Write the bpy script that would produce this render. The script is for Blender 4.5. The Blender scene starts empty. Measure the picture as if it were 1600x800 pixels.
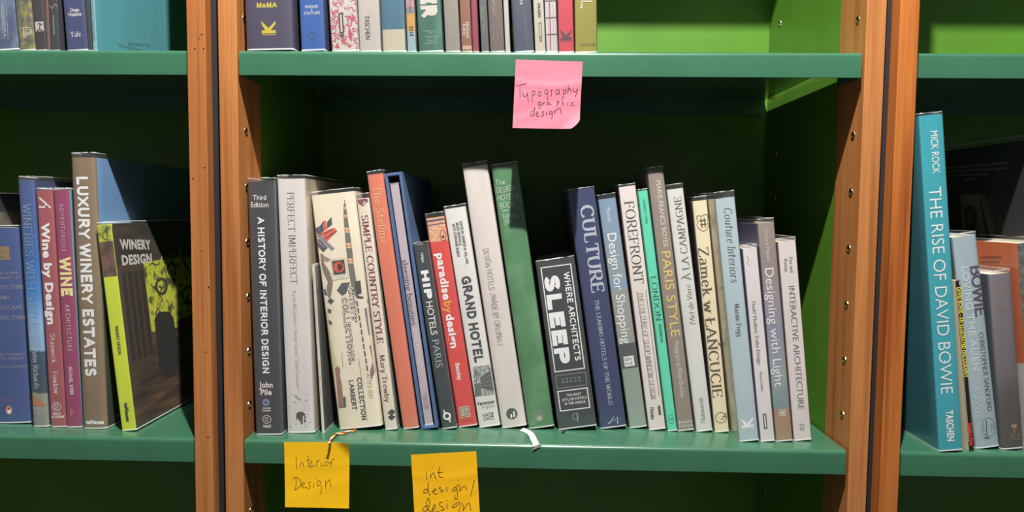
import bpy, bmesh, math, random
from mathutils import Vector, Matrix
SC = bpy.context.scene
COL = SC.collection
R = random.Random(7)
# ------------------------------------------------------------------ camera
F = 1110.0                                   # focal length in pixels of the 1600x800 frame
YAW, PIT, ROL = 0.02728, 0.06321, -0.00952
CAMP = Vector((0.33149, -0.80313, 0.26868))
RM = Matrix.Rotation(YAW, 3, 'Z') @ Matrix.Rotation(-PIT, 3, 'X') @ Matrix.Rotation(ROL, 3, 'Y')
RIGHT, FWD, UP = RM.col[0].copy(), RM.col[1].copy(), RM.col[2].copy()
cd = bpy.data.cameras.new('camera'); cam = bpy.data.objects.new('camera', cd); COL.objects.link(cam)
m4 = Matrix((RIGHT, UP, -FWD)).transposed().to_4x4(); m4.translation = CAMP
cam.matrix_world = m4
cd.sensor_width = 36; cd.lens = F * 36 / 1600; cd.clip_start = 0.01
SC.camera = cam
# ------------------------------------------------------------------ world, lamp, exposure
w = bpy.data.worlds.new('world'); SC.world = w; w.use_nodes = True
bg = w.node_tree.nodes['Background']
bg.inputs[0].default_value = (0.93, 0.96, 1.0, 1); bg.inputs[1].default_value = 0.12
def lamp(name, loc, power, rad, aim, col=(1, .96, .9), size=2.4, blend=.5):
    l = bpy.data.lights.new(name, 'SPOT'); l.energy = power; l.shadow_soft_size = rad; l.color = col
    l.spot_size = size; l.spot_blend = blend
    o = bpy.data.objects.new(name, l); COL.objects.link(o); o.location = loc
    o.rotation_euler = (Vector(aim) - Vector(loc)).to_track_quat('-Z', 'Y').to_euler()
    return o
lamp('ceiling_spotlight', (0.36, -0.66, 1.55), 222, .014, (0.36, 0, .15))
SC.view_settings.view_transform = 'Standard'; SC.view_settings.look = 'None'
SC.view_settings.exposure = 0; SC.view_settings.gamma = 1; SC.view_settings.use_curve_mapping = False

# ------------------------------------------------------------------ helpers
def ray(px, py): return (FWD * F + RIGHT * (px - 800) + UP * (400 - py))
def atY(px, py, Y=0.0):
    d = ray(px, py); return CAMP + d * ((Y - CAMP.y) / d.y)
def atZ(px, py, Z=0.0):
    d = ray(px, py); return CAMP + d * ((Z - CAMP.z) / d.z)
def lin(c):
    c = c / 255.0
    return c / 12.92 if c <= 0.04045 else ((c + 0.055) / 1.055) ** 2.4
def hexc(h, k=1.0):
    h = h.lstrip('#'); return tuple(min(.9, lin(int(h[i:i + 2], 16)) / k) for i in (0, 2, 4)) + (1,)
MATS = {}
def newmat(name):
    m = bpy.data.materials.new(name); m.use_nodes = True
    return m, m.node_tree, m.node_tree.nodes['Principled BSDF']
def noise(nt, scale, detail=3, vec=None, sc=None):
    n = nt.nodes.new('ShaderNodeTexNoise'); n.inputs['Scale'].default_value = scale; n.inputs['Detail'].default_value = detail
    if vec is None:
        tc = nt.nodes.new('ShaderNodeTexCoord'); vec = tc.outputs['Object']
    if sc:
        mp = nt.nodes.new('ShaderNodeMapping'); mp.inputs['Scale'].default_value = sc
        nt.links.new(vec, mp.inputs['Vector']); vec = mp.outputs['Vector']
    nt.links.new(vec, n.inputs['Vector']); return n
def ramp(nt, fac, stops, interp='LINEAR'):
    r = nt.nodes.new('ShaderNodeValToRGB'); nt.links.new(fac, r.inputs[0]); r.color_ramp.interpolation = interp
    e = r.color_ramp.elements
    e[0].position, e[0].color = stops[0]; e[1].position, e[1].color = stops[-1]
    for p, c in stops[1:-1]:
        q = e.new(p); q.color = c
    return r.outputs[0]
def bump(nt, b, src, strength, dist=0.001):
    n = nt.nodes.new('ShaderNodeBump'); n.inputs['Strength'].default_value = strength; n.inputs['Distance'].default_value = dist
    nt.links.new(src, n.inputs['Height']); nt.links.new(n.outputs[0], b.inputs['Normal'])
def mul(c, k): return (min(.95, c[0] * k), min(.95, c[1] * k), min(.95, c[2] * k), 1)
K = 1.0                                      # exposure factor between seen colour and own colour
def paper(hx, rough=.45, var=.07):
    """printed or cloth cover"""
    key = ('paper', hx, K)
    if key in MATS: return MATS[key]
    m, nt, b = newmat('cover_' + hx.lstrip('#')); c = hexc(hx, K)
    n = noise(nt, 30, 4, sc=(1, 1, .35))
    nt.links.new(ramp(nt, n.outputs[0], [(.3, mul(c, 1 - var)), (.7, mul(c, 1 + var))]), b.inputs['Base Color'])
    b.inputs['Roughness'].default_value = rough
    f = noise(nt, 900, 2); bump(nt, b, f.outputs[0], .12)
    MATS[key] = m; return m
def cloth(hx):
    key = ('cloth', hx, K)
    if key in MATS: return MATS[key]
    m, nt, b = newmat('cloth_' + hx.lstrip('#')); c = hexc(hx, K)
    n1 = noise(nt, 1, 2, sc=(2500, 2500, 300)); n2 = noise(nt, 1, 2, sc=(400, 400, 2500))
    mx = nt.nodes.new('ShaderNodeMath'); mx.operation = 'ADD'; nt.links.new(n1.outputs[0], mx.inputs[0]); nt.links.new(n2.outputs[0], mx.inputs[1])
    hf = nt.nodes.new('ShaderNodeMath'); hf.operation = 'MULTIPLY'; hf.inputs[1].default_value = .5; nt.links.new(mx.outputs[0], hf.inputs[0])
    nt.links.new(ramp(nt, hf.outputs[0], [(.35, mul(c, .6)), (.65, mul(c, 1.5))]), b.inputs['Base Color'])
    b.inputs['Roughness'].default_value = .8; bump(nt, b, hf.outputs[0], .5)
    MATS[key] = m; return m
def ink(hx, rough=.5):
    key = ('ink', hx, K)
    if key in MATS: return MATS[key]
    m, nt, b = newmat('print_' + hx.lstrip('#')); c = hexc(hx, K)
    n = noise(nt, 400, 2); nt.links.new(ramp(nt, n.outputs[0], [(.3, mul(c, .95)), (.7, mul(c, 1.05))]), b.inputs['Base Color'])
    b.inputs['Roughness'].default_value = rough
    MATS[key] = m; return m
def mottle(name, scale, stops, sc=(1, 1, 1), detail=4, rough=.45, interp='LINEAR'):
    key = ('mottle', name, K)
    if key in MATS: return MATS[key]
    m, nt, b = newmat(name); n = noise(nt, scale, detail, sc=sc)
    nt.links.new(ramp(nt, n.outputs[0], [(p, hexc(h, K)) for p, h in stops], interp), b.inputs['Base Color'])
    b.inputs['Roughness'].default_value = rough
    MATS[key] = m; return m
def gradz(name, z0, z1, stops, rough=.45, nz=.12):
    key = ('gradz', name, K)
    if key in MATS: return MATS[key]
    m, nt, b = newmat(name); tc = nt.nodes.new('ShaderNodeTexCoord'); sp = nt.nodes.new('ShaderNodeSeparateXYZ')
    nt.links.new(tc.outputs['Object'], sp.inputs[0])
    mr = nt.nodes.new('ShaderNodeMapRange'); mr.inputs[1].default_value = z0; mr.inputs[2].default_value = z1
    nt.links.new(sp.outputs[2], mr.inputs[0])
    n = noise(nt, 60, 4); a = nt.nodes.new('ShaderNodeMath'); a.operation = 'MULTIPLY_ADD'; a.inputs[1].default_value = nz
    nt.links.new(n.outputs[0], a.inputs[0]); nt.links.new(mr.outputs[0], a.inputs[2])
    s = nt.nodes.new('ShaderNodeMath'); s.operation = 'SUBTRACT'; s.inputs[1].default_value = nz * .5; nt.links.new(a.outputs[0], s.inputs[0])
    nt.links.new(ramp(nt, s.outputs[0], [(p, hexc(h, K)) for p, h in stops]), b.inputs['Base Color'])
    b.inputs['Roughness'].default_value = rough
    MATS[key] = m; return m
def pages_mat():
    key = ('pages', K)
    if key in MATS: return MATS[key]
    m, nt, b = newmat('page_edges'); n = noise(nt, 1, 2, sc=(1800, 20, 20))
    nt.links.new(ramp(nt, n.outputs[0], [(.35, hexc('b5ab95', K)), (.65, hexc('e2dccb', K))]), b.inputs['Base Color'])
    b.inputs['Roughness'].default_value = .9; bump(nt, b, n.outputs[0], .3); MATS[key] = m; return m
def film_mat(edge=False):
    key = 'film_edge' if edge else 'film'
    if key in MATS: return MATS[key]
    m = bpy.data.materials.new('clear_plastic_' + key); m.use_nodes = True; nt = m.node_tree; nt.nodes.clear()
    out = nt.nodes.new('ShaderNodeOutputMaterial'); tr = nt.nodes.new('ShaderNodeBsdfTransparent'); gl = nt.nodes.new('ShaderNodeBsdfGlossy')
    df = nt.nodes.new('ShaderNodeBsdfDiffuse'); df.inputs[0].default_value = (.85, .87, .9, 1)
    gl.inputs['Roughness'].default_value = .2; gl.inputs[0].default_value = (1, 1, 1, 1)
    tr.inputs[0].default_value = (.97, .97, .97, 1)
    n = noise(nt, 1, 3, sc=(55, 55, 12)); n2 = noise(nt, 220, 2)
    ad = nt.nodes.new('ShaderNodeMath'); ad.operation = 'MULTIPLY_ADD'; ad.inputs[1].default_value = .12
    nt.links.new(n2.outputs[0], ad.inputs[0]); nt.links.new(n.outputs[0], ad.inputs[2])
    bp = nt.nodes.new('ShaderNodeBump'); bp.inputs['Strength'].default_value = .55; bp.inputs['Distance'].default_value = .003
    nt.links.new(ad.outputs[0], bp.inputs['Height']); nt.links.new(bp.outputs[0], gl.inputs['Normal'])
    lw = nt.nodes.new('ShaderNodeLayerWeight'); lw.inputs[0].default_value = .5
    pw = nt.nodes.new('ShaderNodeMath'); pw.operation = 'POWER'; pw.inputs[1].default_value = 4; nt.links.new(lw.outputs['Facing'], pw.inputs[0])
    fr = nt.nodes.new('ShaderNodeMath'); fr.operation = 'MULTIPLY_ADD'; fr.inputs[1].default_value = .6; fr.inputs[2].default_value = .085; nt.links.new(pw.outputs[0], fr.inputs[0])
    a = nt.nodes.new('ShaderNodeMixShader'); nt.links.new(fr.outputs[0], a.inputs[0]); nt.links.new(tr.outputs[0], a.inputs[1]); nt.links.new(gl.outputs[0], a.inputs[2])
    c = nt.nodes.new('ShaderNodeMixShader'); c.inputs[0].default_value = .7 if edge else .035
    nt.links.new(a.outputs[0], c.inputs[1]); nt.links.new(df.outputs[0], c.inputs[2]); nt.links.new(c.outputs[0], out.inputs[0])
    MATS[key] = m; return m

def mesh_obj(name, verts, faces, mat, parent=None, mw=None, smooth=False, mats=None, fm=None):
    me = bpy.data.meshes.new(name); me.from_pydata([tuple(v) for v in verts], [], faces)
    if mats:
        for q in mats: me.materials.append(q)
        if fm: me.polygons.foreach_set('material_index', fm)
    else: me.materials.append(mat)
    if smooth: me.polygons.foreach_set('use_smooth', [True] * len(me.polygons))
    me.update(); o = bpy.data.objects.new(name, me); COL.objects.link(o)
    if parent is not None: o.parent = parent
    if mw is not None: o.matrix_world = mw
    return o
def boxvf(x0, x1, y0, y1, z0, z1):
    v = [(x0, y0, z0), (x1, y0, z0), (x1, y1, z0), (x0, y1, z0), (x0, y0, z1), (x1, y0, z1), (x1, y1, z1), (x0, y1, z1)]
    return v, [(0, 3, 2, 1), (4, 5, 6, 7), (0, 1, 5, 4), (1, 2, 6, 5), (2, 3, 7, 6), (3, 0, 4, 7)]
def box_bevel(name, dims, mat, parent=None, bev=.0008, seg=2):
    v, f = boxvf(*dims); bm = bmesh.new(); vs = [bm.verts.new(p) for p in v]
    for q in f: bm.faces.new([vs[i] for i in q])
    bmesh.ops.bevel(bm, geom=bm.edges[:], offset=bev, segments=seg, affect='EDGES', profile=.5)
    me = bpy.data.meshes.new(name); bm.to_mesh(me); bm.free(); me.materials.append(mat)
    o = bpy.data.objects.new(name, me); COL.objects.link(o)
    if parent is not None: o.parent = parent
    return o
def empty(name, label, cat, loc=(0, 0, 0), rot=(0, 0, 0), group=None):
    o = bpy.data.objects.new(name, None); COL.objects.link(o); o.location = loc; o.rotation_euler = rot; o.empty_display_size = .02
    tag(o, label, cat, group); return o
def tag(o, label, cat, group=None):
    o['label'] = label; o['category'] = cat
    if group: o['group'] = group
def extrude_profile(name, prof, x0, x1, mat, parent=None, smooth=False):
    """closed YZ outline pushed along X"""
    n = len(prof); v = [(x0, y, z) for y, z in prof] + [(x1, y, z) for y, z in prof]
    f = [(i, (i + 1) % n, n + (i + 1) % n, n + i) for i in range(n)] + [tuple(range(n - 1, -1, -1)), tuple(range(n, 2 * n))]
    o = mesh_obj(name, v, f, mat, parent)
    bm = bmesh.new(); bm.from_mesh(o.data); bmesh.ops.recalc_face_normals(bm, faces=bm.faces)
    if smooth:
        for q in bm.faces: q.smooth = len(q.verts) == 4
        for e in bm.edges:
            if len(e.link_faces) == 2 and e.calc_face_angle(0) > .6: e.smooth = False
    bm.to_mesh(o.data); bm.free(); return o

# ------------------------------------------------------------------ materials of the furniture
def paint(name, hx, rough, k=1.0, bumpy=.05, coat=0):
    m, nt, b = newmat(name); c = hexc(hx, k); n = noise(nt, 14, 5)
    nt.links.new(ramp(nt, n.outputs[0], [(.3, mul(c, .93)), (.7, mul(c, 1.07))]), b.inputs['Base Color'])
    b.inputs['Coat Weight'].default_value = coat; b.inputs['Coat Roughness'].default_value = .22
    b.inputs['Roughness'].default_value = rough; f = noise(nt, 350, 3); bump(nt, b, f.outputs[0], bumpy); return m
M_SHELF = paint('teal_green_shelf_paint', '437c5e', .3, 1.42, coat=.5)
M_GREEN = paint('leaf_green_panel_paint', '5f9430', .38, 1.36, .03)
M_BLACK = paint('black_felt_strip', '1c1b22', .8)
M_FLOOR = paint('grey_carpet_floor', '6a6a6c', .9, 1, .4)
M_WALL = paint('white_plaster_wall', 'd8d6d0', .8)
def wood(name, a, b_, c_, rough=.38, streak=.5):
    m, nt, b = newmat(name); tc = nt.nodes.new('ShaderNodeTexCoord'); v = tc.outputs['Object']
    n1 = noise(nt, 1, 5, v, (70, 70, 2.2)); n2 = noise(nt, 1, 3, v, (420, 420, 9)); n3 = noise(nt, 1, 2, v, (16, 16, 1.1))
    c1 = ramp(nt, n1.outputs[0], [(.33, hexc(b_, 1.34)), (.5, hexc(a, 1.34)), (.72, hexc(a, 1.34))])
    c2 = ramp(nt, n3.outputs[0], [(.36, (.62, .5, .4, 1)), (.5, (1, 1, 1, 1))])
    c3 = ramp(nt, n2.outputs[0], [(.3, (.8, .74, .68, 1)), (.6, (1.0, 1.0, 1.0, 1))])
    def mx(x, y, f):
        q = nt.nodes.new('ShaderNodeMixRGB'); q.blend_type = 'MULTIPLY'; q.inputs[0].default_value = f
        nt.links.new(x, q.inputs[1]); nt.links.new(y, q.inputs[2]); return q.outputs[0]
    o = mx(mx(c1, c2, streak), c3, .8)
    nt.links.new(o, b.inputs['Base Color']); b.inputs['Roughness'].default_value = rough
    bump(nt, b, n2.outputs[0], .15); return m
M_WOOD = wood('oiled_pine', 'd48d52', 'b26e3a', '7a3c16', streak=.55)
M_WOOD2 = wood('redder_oiled_pine', 'd4803e', 'a85624', '6e3010', streak=.9)
def metal(name, c, rough):
    m, nt, b = newmat(name); n = noise(nt, 300, 2); b.inputs['Metallic'].default_value = 1
    nt.links.new(ramp(nt, n.outputs[0], [(.3, mul(c, .8)), (.7, c)]), b.inputs['Base Color']); b.inputs['Roughness'].default_value = rough; return m
M_BRASS = metal('brass', (.75, .58, .3, 1), .25)
M_HOLE = paint('dark_hole', '2a1a0e', .6)

# ------------------------------------------------------------------ setting
def struct(o): o['kind'] = 'structure'; return o
ZB = -1.0
v, f = boxvf(-2.2, 2.9, -2.4, .52, ZB - .05, ZB); struct(mesh_obj('floor', v, f, M_FLOOR))
v, f = boxvf(-2.2, 2.9, .42, .52, ZB, 2.4); struct(mesh_obj('wall_back', v, f, M_WALL))
HU = .44635; HT = .917; HL = -.50; LIPF = .0275; DEP = .332

# ------------------------------------------------------------------ bookcase
POSTW = .0212; WD = .068
def sleeve_mesh():
    bm = bmesh.new(); n = 14; rings = [(.0030, -.0002), (.0030, .0006), (.0046, .0006), (.0048, .0), ]
    rows = []
    for r, h in rings: rows.append([bm.verts.new((h, r * math.cos(2 * math.pi * i / n), r * math.sin(2 * math.pi * i / n))) for i in range(n)])
    for a, b in zip(rows, rows[1:]):
        for i in range(n): bm.faces.new((a[i], a[(i + 1) % n], b[(i + 1) % n], b[i])).material_index = 0
    q = [bm.verts.new((.0001, .0030 * math.cos(2 * math.pi * i / n), .0030 * math.sin(2 * math.pi * i / n))) for i in range(n)]
    bm.faces.new(q).material_index = 1
    q = [bm.verts.new((.00075 - .0003 * math.cos(i), .0030 * math.cos(i * .5 + 3.9), .0030 * math.sin(i * .5 + 3.9))) for i in range(4)]
    me = bpy.data.meshes.new('shelf_pin_sleeve'); bmesh.ops.recalc_face_normals(bm, faces=bm.faces); bm.to_mesh(me); bm.free()
    me.materials.append(M_BRASS); me.materials.append(M_HOLE); return me
SLV = sleeve_mesh()
def bookcase(label, xl, xr, lw, rw):
    """xl, xr: inner faces of the two uprights"""
    root = empty('bookcase', label, 'bookcase', ((xl + xr) / 2, DEP / 2, ZB), group=None)
    inv = Matrix.Translation(-root.location)
    def ch(o): o.parent = root; o.matrix_parent_inverse = inv; return o
    for (a, b, m, s) in ((xl - POSTW, xl, lw, 1), (xr, xr + POSTW, rw, -1)):
        p = ch(box_bevel('upright_post', (a, b, 0, WD, ZB, 1.62), m, None, .0009, 2))
        g = ch(box_bevel('side_panel', (a + (.0 if s > 0 else .002), b - (.002 if s > 0 else 0), WD + .0002, DEP + .0, ZB, 1.62), M_GREEN, None, .0004, 1))
        xin = b if s > 0 else a
        for (yy, par, off) in ((.022, p, 0), (.285, g, .002)):
            for k in range(-5, 9):
                z = .100 + k * .0645
                if abs(z - HU + .012) < .02 or abs(z + .012) < .016: continue
                q = bpy.data.objects.new('shelf_pin_sleeve', SLV); COL.objects.link(q)
                q.location = (xin - off * s, yy, z); q.rotation_euler = (0, 0, 0 if s > 0 else math.pi)
                q.parent = par; q.matrix_parent_inverse = Matrix.Identity(4)
    ch(box_bevel('back_panel', (xl - POSTW, xr + POSTW, DEP + .0005, DEP + .014, ZB, 1.62), M_GREEN, None, .0004, 1))
    ch(box_bevel('top_board', (xl - POSTW, xr + POSTW, 0, DEP + .014, 1.6202, 1.65), M_WOOD, None, .001, 2))
    ch(box_bevel('plinth', (xl, xr, .03, .05, ZB + .0005, ZB + .08), M_GREEN, None, .001, 1))
    return root
BAYS = [(-.7583, -.0591), (-.0022, .6957), (.7527, 1.4516)]
XL_A = -.0591
bcL = bookcase('left bookcase with orange pine uprights, holding the wine and winery books', *BAYS[0], M_WOOD, M_WOOD)
bcC = bookcase('middle bookcase of green panels and pine uprights with the sticky notes', *BAYS[1], M_WOOD, M_WOOD)
bcR = bookcase('right bookcase behind the tall cyan book, streaked pine upright', *BAYS[2], M_WOOD2, M_WOOD)
g0, g1 = BAYS[0][1] + POSTW, BAYS[1][0] - POSTW
struct(box_bevel('trim_1', (g0 + .0003, g1 - .0003, .014, .06, ZB, 1.62), M_BLACK))
g0, g1 = BAYS[1][1] + POSTW, BAYS[2][0] - POSTW
struct(box_bevel('trim_2', (g0 + .0003, g1 - .0003, .018, .06, ZB, 1.62), M_BLACK))
# nail holes of the left post
def discs(name, pts, y, r, mat, parent):
    v = []; f = []
    for (x, z, q) in pts:
        b = len(v)
        for i in range(7): v.append((x + r * q * math.cos(i * .8976), y, z + r * q * math.sin(i * .8976)))
        f.append(tuple(range(b, b + 7)))
    o = mesh_obj(name, v, f, mat, parent); return o
pA = [c for c in bcL.children if c.name.startswith('upright_post')][-1]
pts = []
for px, py, q in [(315, 54, 1), (311, 60, .8), (304.5, 76, 1), (318, 76, 1), (321, 75, 1.2), (302, 279, 1), (320, 262, 1), (325, 252, .8), (326, 449, 1.1), (322, 550, .8), (325, 683, 1), (315, 392, .7)]:
    P = atY(px, py, 0)
    if P.x < XL_A + POSTW - .001: pts.append((P.x, P.z, q))
nh = discs('nail_holes', pts, -.0001, .0011, M_HOLE, None); nh.parent = pA; nh['kind'] = 'stuff'

# shelves: folded sheet tray with front and back lips
def shelf(label, x0, x1, ztop, lipf=LIPF):
    t = .0016; r = .0048; y0 = 0.0; y1 = DEP - .004; arc = []
    for i in range(7):
        a = math.pi / 2 * i / 6; arc.append((y0 + r - r * math.sin(a), ztop - r + r * math.cos(a)))
    out = [(y1, ztop - .024), (y1, ztop)] + arc + [(y0, ztop - lipf), (y0 + t * 1.6, ztop - lipf)]
    ri = r - t; inn = []
    for i in range(7):
        a = math.pi / 2 * (6 - i) / 6; inn.append((y0 + r - ri * math.sin(a), ztop - r + ri * math.cos(a)))
    prof = out + [(y0 + t, ztop - lipf + .001)] + inn + [(y1 - t, ztop - t), (y1 - t, ztop - .024)]
    root = empty('shelf', label, 'shelf', ((x0 + x1) / 2, DEP / 2, ztop - lipf), group='green bookcase shelves')
    o = extrude_profile('shelf_tray', prof, x0, x1, M_SHELF, None, True); o.parent = root; o.matrix_parent_inverse = Matrix.Translation(-root.location)
    def lipend(x, d):
        v, f = boxvf(min(x, x + d), max(x, x + d), t * 1.2, .06, ztop - lipf, ztop - t)
        e = mesh_obj('end_cap', v, f, M_SHELF); e.parent = root; e.matrix_parent_inverse = Matrix.Translation(-root.location)
    lipend(x0, .0012); lipend(x1, -.0012)
    for xx in (x0 - .0006, x1 + .0006):
        for yy in (.022, .285):
            s = 1 if xx > x0 + .01 else -1
            v, f = boxvf(min(xx, xx - s * .008), max(xx, xx - s * .008), yy - .0025, yy + .0025, ztop - t - .0055, ztop - t - .0003)
            e = mesh_obj('shelf_pin', v, f, M_BRASS); e.parent = root; e.matrix_parent_inverse = Matrix.Translation(-root.location)
    return root
SN = {0: 'left', 1: 'middle', 2: 'right'}
for i, (a, b) in enumerate(BAYS):
    xa, xb = (a + .0022, b - .0035) if i == 1 else (a + .0015, b - .0012)
    for z, nm in ((HU, 'teal green shelf carrying the upper row of books in the %s bookcase'), (0.0, 'teal green shelf under the main row of books in the %s bookcase')):
        shelf(nm % SN[i], xa, xb, z)
    for z, nm in ((HT, 'teal green shelf above the picture in the %s bookcase'), (HL, 'teal green shelf below the picture in the %s bookcase')):
        shelf(nm % SN[i], xa, xb, z)

# ------------------------------------------------------------------ lettering
GL = {}
def _g(s):
    for ln in s.strip().split('\n'):
        ch, wd, st = ln.split(' ', 2); GL[ch] = (float(wd), st)
_g('''A 8.6 0,0 4.3,10 8.6,0|1.6,3.6 7,3.6
B 7.2 1,0 1,10|~1,10 4,10 6,9 6,6.6 4,5.3 1,5.3|~1,5.3 4.5,5.3 6.8,4.2 6.8,1.3 4.5,0 1,0
C 8.5 ~8,8 6.5,9.6 4.6,10 2,9 .5,6.5 .5,3.5 2,1 4.6,0 6.8,.5 8.2,2
D 8.6 1,0 1,10|~1,10 4,10 7,8.6 8.2,5 7,1.4 4,0 1,0
E 7 6.5,10 1,10 1,0 6.7,0|1,5.2 5.5,5.2
F 6.8 6.5,10 1,10 1,0|1,5.2 5.3,5.2
G 9 ~8,8 6.5,9.6 4.6,10 2,9 .5,6.5 .5,3.5 2,1 4.6,0 6.8,.4 8.2,1.4|8.2,1 8.2,4.6 5.8,4.6
H 9 1,0 1,10|8,0 8,10|1,5.2 8,5.2
I 2 1,0 1,10
J 5 4,10 4,2.5|~4,2.5 3.4,.6 2,0 .2,.8
K 8.3 1,0 1,10|7.5,10 1,4|3.2,6 8,0
L 7 1,10 1,0 6.5,0
M 11 1,0 1.6,10 5.5,1 9.4,10 10,0
N 9 1,0 1,10 8,0 8,10
O 9.6 ~4.8,10 2,9 .5,6.5 .5,3.5 2,1 4.8,0 7.6,1 9.1,3.5 9.1,6.5 7.6,9 4.8,10
P 7 1,0 1,10|~1,10 4.5,10 6.7,9 6.7,6 4.5,4.8 1,4.8
Q 9.6 ~4.8,10 2,9 .5,6.5 .5,3.5 2,1 4.8,0 7.6,1 9.1,3.5 9.1,6.5 7.6,9 4.8,10|5.5,2.5 9,-1.5
R 8.2 1,0 1,10|~1,10 4.5,10 6.7,9 6.7,6 4.5,4.8 1,4.8|3.8,4.8 8,0
S 7 ~6.3,8.3 5,9.8 3.4,10 1.4,9.3 .8,7.4 2,5.9 5,4.4 6.4,2.7 5.6,.7 3.4,0 1.6,.3 .5,1.8
T 8 4,0 4,10|0,10 8,10
U 8.8 1,10 1,3.5|~1,3.5 1.8,1 4.4,0 7,1 7.8,3.5|7.8,3.5 7.8,10
V 8.6 0,10 4.3,0 8.6,10
W 12 0,10 3,0 6,9.5 9,0 12,10
X 7.5 0,0 7.5,10|0,10 7.5,0
Y 8 0,10 4,4.8 8,10|4,4.8 4,0
Z 7.6 .4,10 7.2,10 .3,0 7.4,0
a 6.2 ~1.2,5.8 3,6.5 4.6,6 5,4.8|5,5 5,0|~5,3.8 2,3.4 .6,2 1,.4 2.6,0 4.2,.6 5,1.6
b 6.6 1,10 1,0|~1,4.8 2,6.2 3.8,6.5 5.8,5.2 6,2.2 4.6,.2 2.6,0 1,1.2
c 5.6 ~5.2,5.3 3.6,6.5 1.6,5.8 .6,3.6 1.2,1.2 3,0 5.3,.9
d 6.8 5.8,10 5.8,0|~5.8,4.8 4.8,6.2 3,6.5 1,5.2 .7,2.4 2,.2 4,0 5.8,1.3
e 6 .8,3.5 5.6,3.5|~5.6,3.5 5.2,5.4 3.4,6.5 1.5,5.7 .7,3.4 1.3,1.1 3.2,0 5.4,1
f 4.4 ~4.6,9.4 3.6,10 2.3,9.4 2,8 2,6|2,6.5 2,0|.3,6.4 4,6.4
g 6.8 ~5.8,4.9 4.8,6.2 3,6.5 1,5.2 .8,2.6 2,.6 3.8,.4 5.8,1.7|~5.8,6.5 5.8,3 5.7,-1.5 4.6,-3 2.6,-3.2 1,-2.4
h 6.4 1,10 1,0|~1,4.6 2.4,6.2 4.2,6.4 5.4,5.2 5.5,3.5|5.5,3.5 5.5,0
i 2 1,6.5 1,0|1,8.9 1,9.8
j 2.6 ~1.6,6.5 1.6,0 1.3,-2 0,-3|1.6,9 1.6,9.7
k 6 1,10 1,0|5.2,6.5 1,2.8|2.6,4.2 5.8,0
l 2 1,10 1,0
m 10 1,6.5 1,0|~1,4.6 2,6 3.6,6.4 4.8,5.2 5,3.5|5,3.5 5,0|~5,4.6 6,6 7.6,6.4 8.8,5.2 9,3.5|9,3.5 9,0
n 6.4 1,6.5 1,0|~1,4.6 2.4,6.2 4.2,6.4 5.4,5.2 5.5,3.5|5.5,3.5 5.5,0
o 6.8 ~3.4,6.5 1.4,5.7 .5,3.3 1.4,.9 3.4,0 5.4,.9 6.3,3.3 5.4,5.7 3.4,6.5
p 6.6 1,6.5 1,-3|~1,4.8 2,6.2 3.8,6.5 5.8,5.2 6,2.2 4.6,.2 2.6,0 1,1.2
q 6.8 5.8,6.5 5.8,-3|~5.8,4.8 4.8,6.2 3,6.5 1,5.2 .7,2.4 2,.2 4,0 5.8,1.3
r 4.4 1,6.5 1,0|~1,4.4 2,5.9 3,6.4 4.2,6.1
s 5.2 ~4.4,5.4 3.2,6.5 1.6,6.2 1,5 2,3.8 4,2.8 4.6,1.4 3.6,.1 2,0 .6,.9
t 4.6 ~2,9 2,2 2.6,.3 4.2,.4|.3,6.4 4.2,6.4
u 6.5 1,6.5 1,2.8|~1,2.8 1.4,.8 2.8,0 4.4,.6 5.5,2.2|5.5,6.5 5.5,0
v 5.8 0,6.5 2.9,0 5.8,6.5
w 8.8 0,6.5 2.2,0 4.4,6 6.6,0 8.8,6.5
x 5.4 0,0 5.4,6.5|0,6.5 5.4,0
y 5.8 0,6.5 3,0|~5.8,6.5 3,0 2,-2.4 .4,-3
z 5.3 .3,6.5 5,6.5 .2,0 5.2,0
0 6.6 ~3.3,10 1,8 .5,5 1,2 3.3,0 5.6,2 6.1,5 5.6,8 3.3,10
1 3 .3,8 2,10 2,0
2 6.2 ~.6,8 2,9.8 4.4,9.8 5.6,7.8 4.4,5 .5,0|.5,0 6,0
& 8 ~7.4,0 2,7 2.4,9.6 4.2,9.6 4.6,7.4 1.2,4 .8,1.4 2.8,0 5.4,.8 7,4
' 1.6 .8,10 .6,7.6
, 1.6 1,.6 .3,-1.6
. 1.6 .8,0 .8,.7
- 4 .5,3.6 3.5,3.6
/ 5 0,-1 5,10.5
! 2 1,10 1,3|1,0 1,.8
À 8.6 0,0 4.3,10 8.6,0|1.6,3.6 7,3.6|2.6,13 4.8,11
Ł 7 1,10 1,0 6.5,0|0,3.6 3.6,6
Ń 9 1,0 1,10 8,0 8,10|4,11.2 6,13
''')
def catmull(p, n=4):
    if len(p) < 3: return p
    closed = (Vector(p[0]) - Vector(p[-1])).length < 1e-6; out = []
    q = [p[-2] if closed else p[0]] + list(p) + [p[1] if closed else p[-1]]
    for i in range(1, len(q) - 2):
        a, b, c, d = (Vector(q[i + k]) for k in (-1, 0, 1, 2))
        for j in range(n):
            t = j / n
            out.append(tuple(.5 * ((2 * b) + (c - a) * t + (2 * a - 5 * b + 4 * c - d) * t * t + (3 * b - a - 3 * c + d) * t ** 3)))
    out.append(tuple(p[-1])); return out
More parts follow.
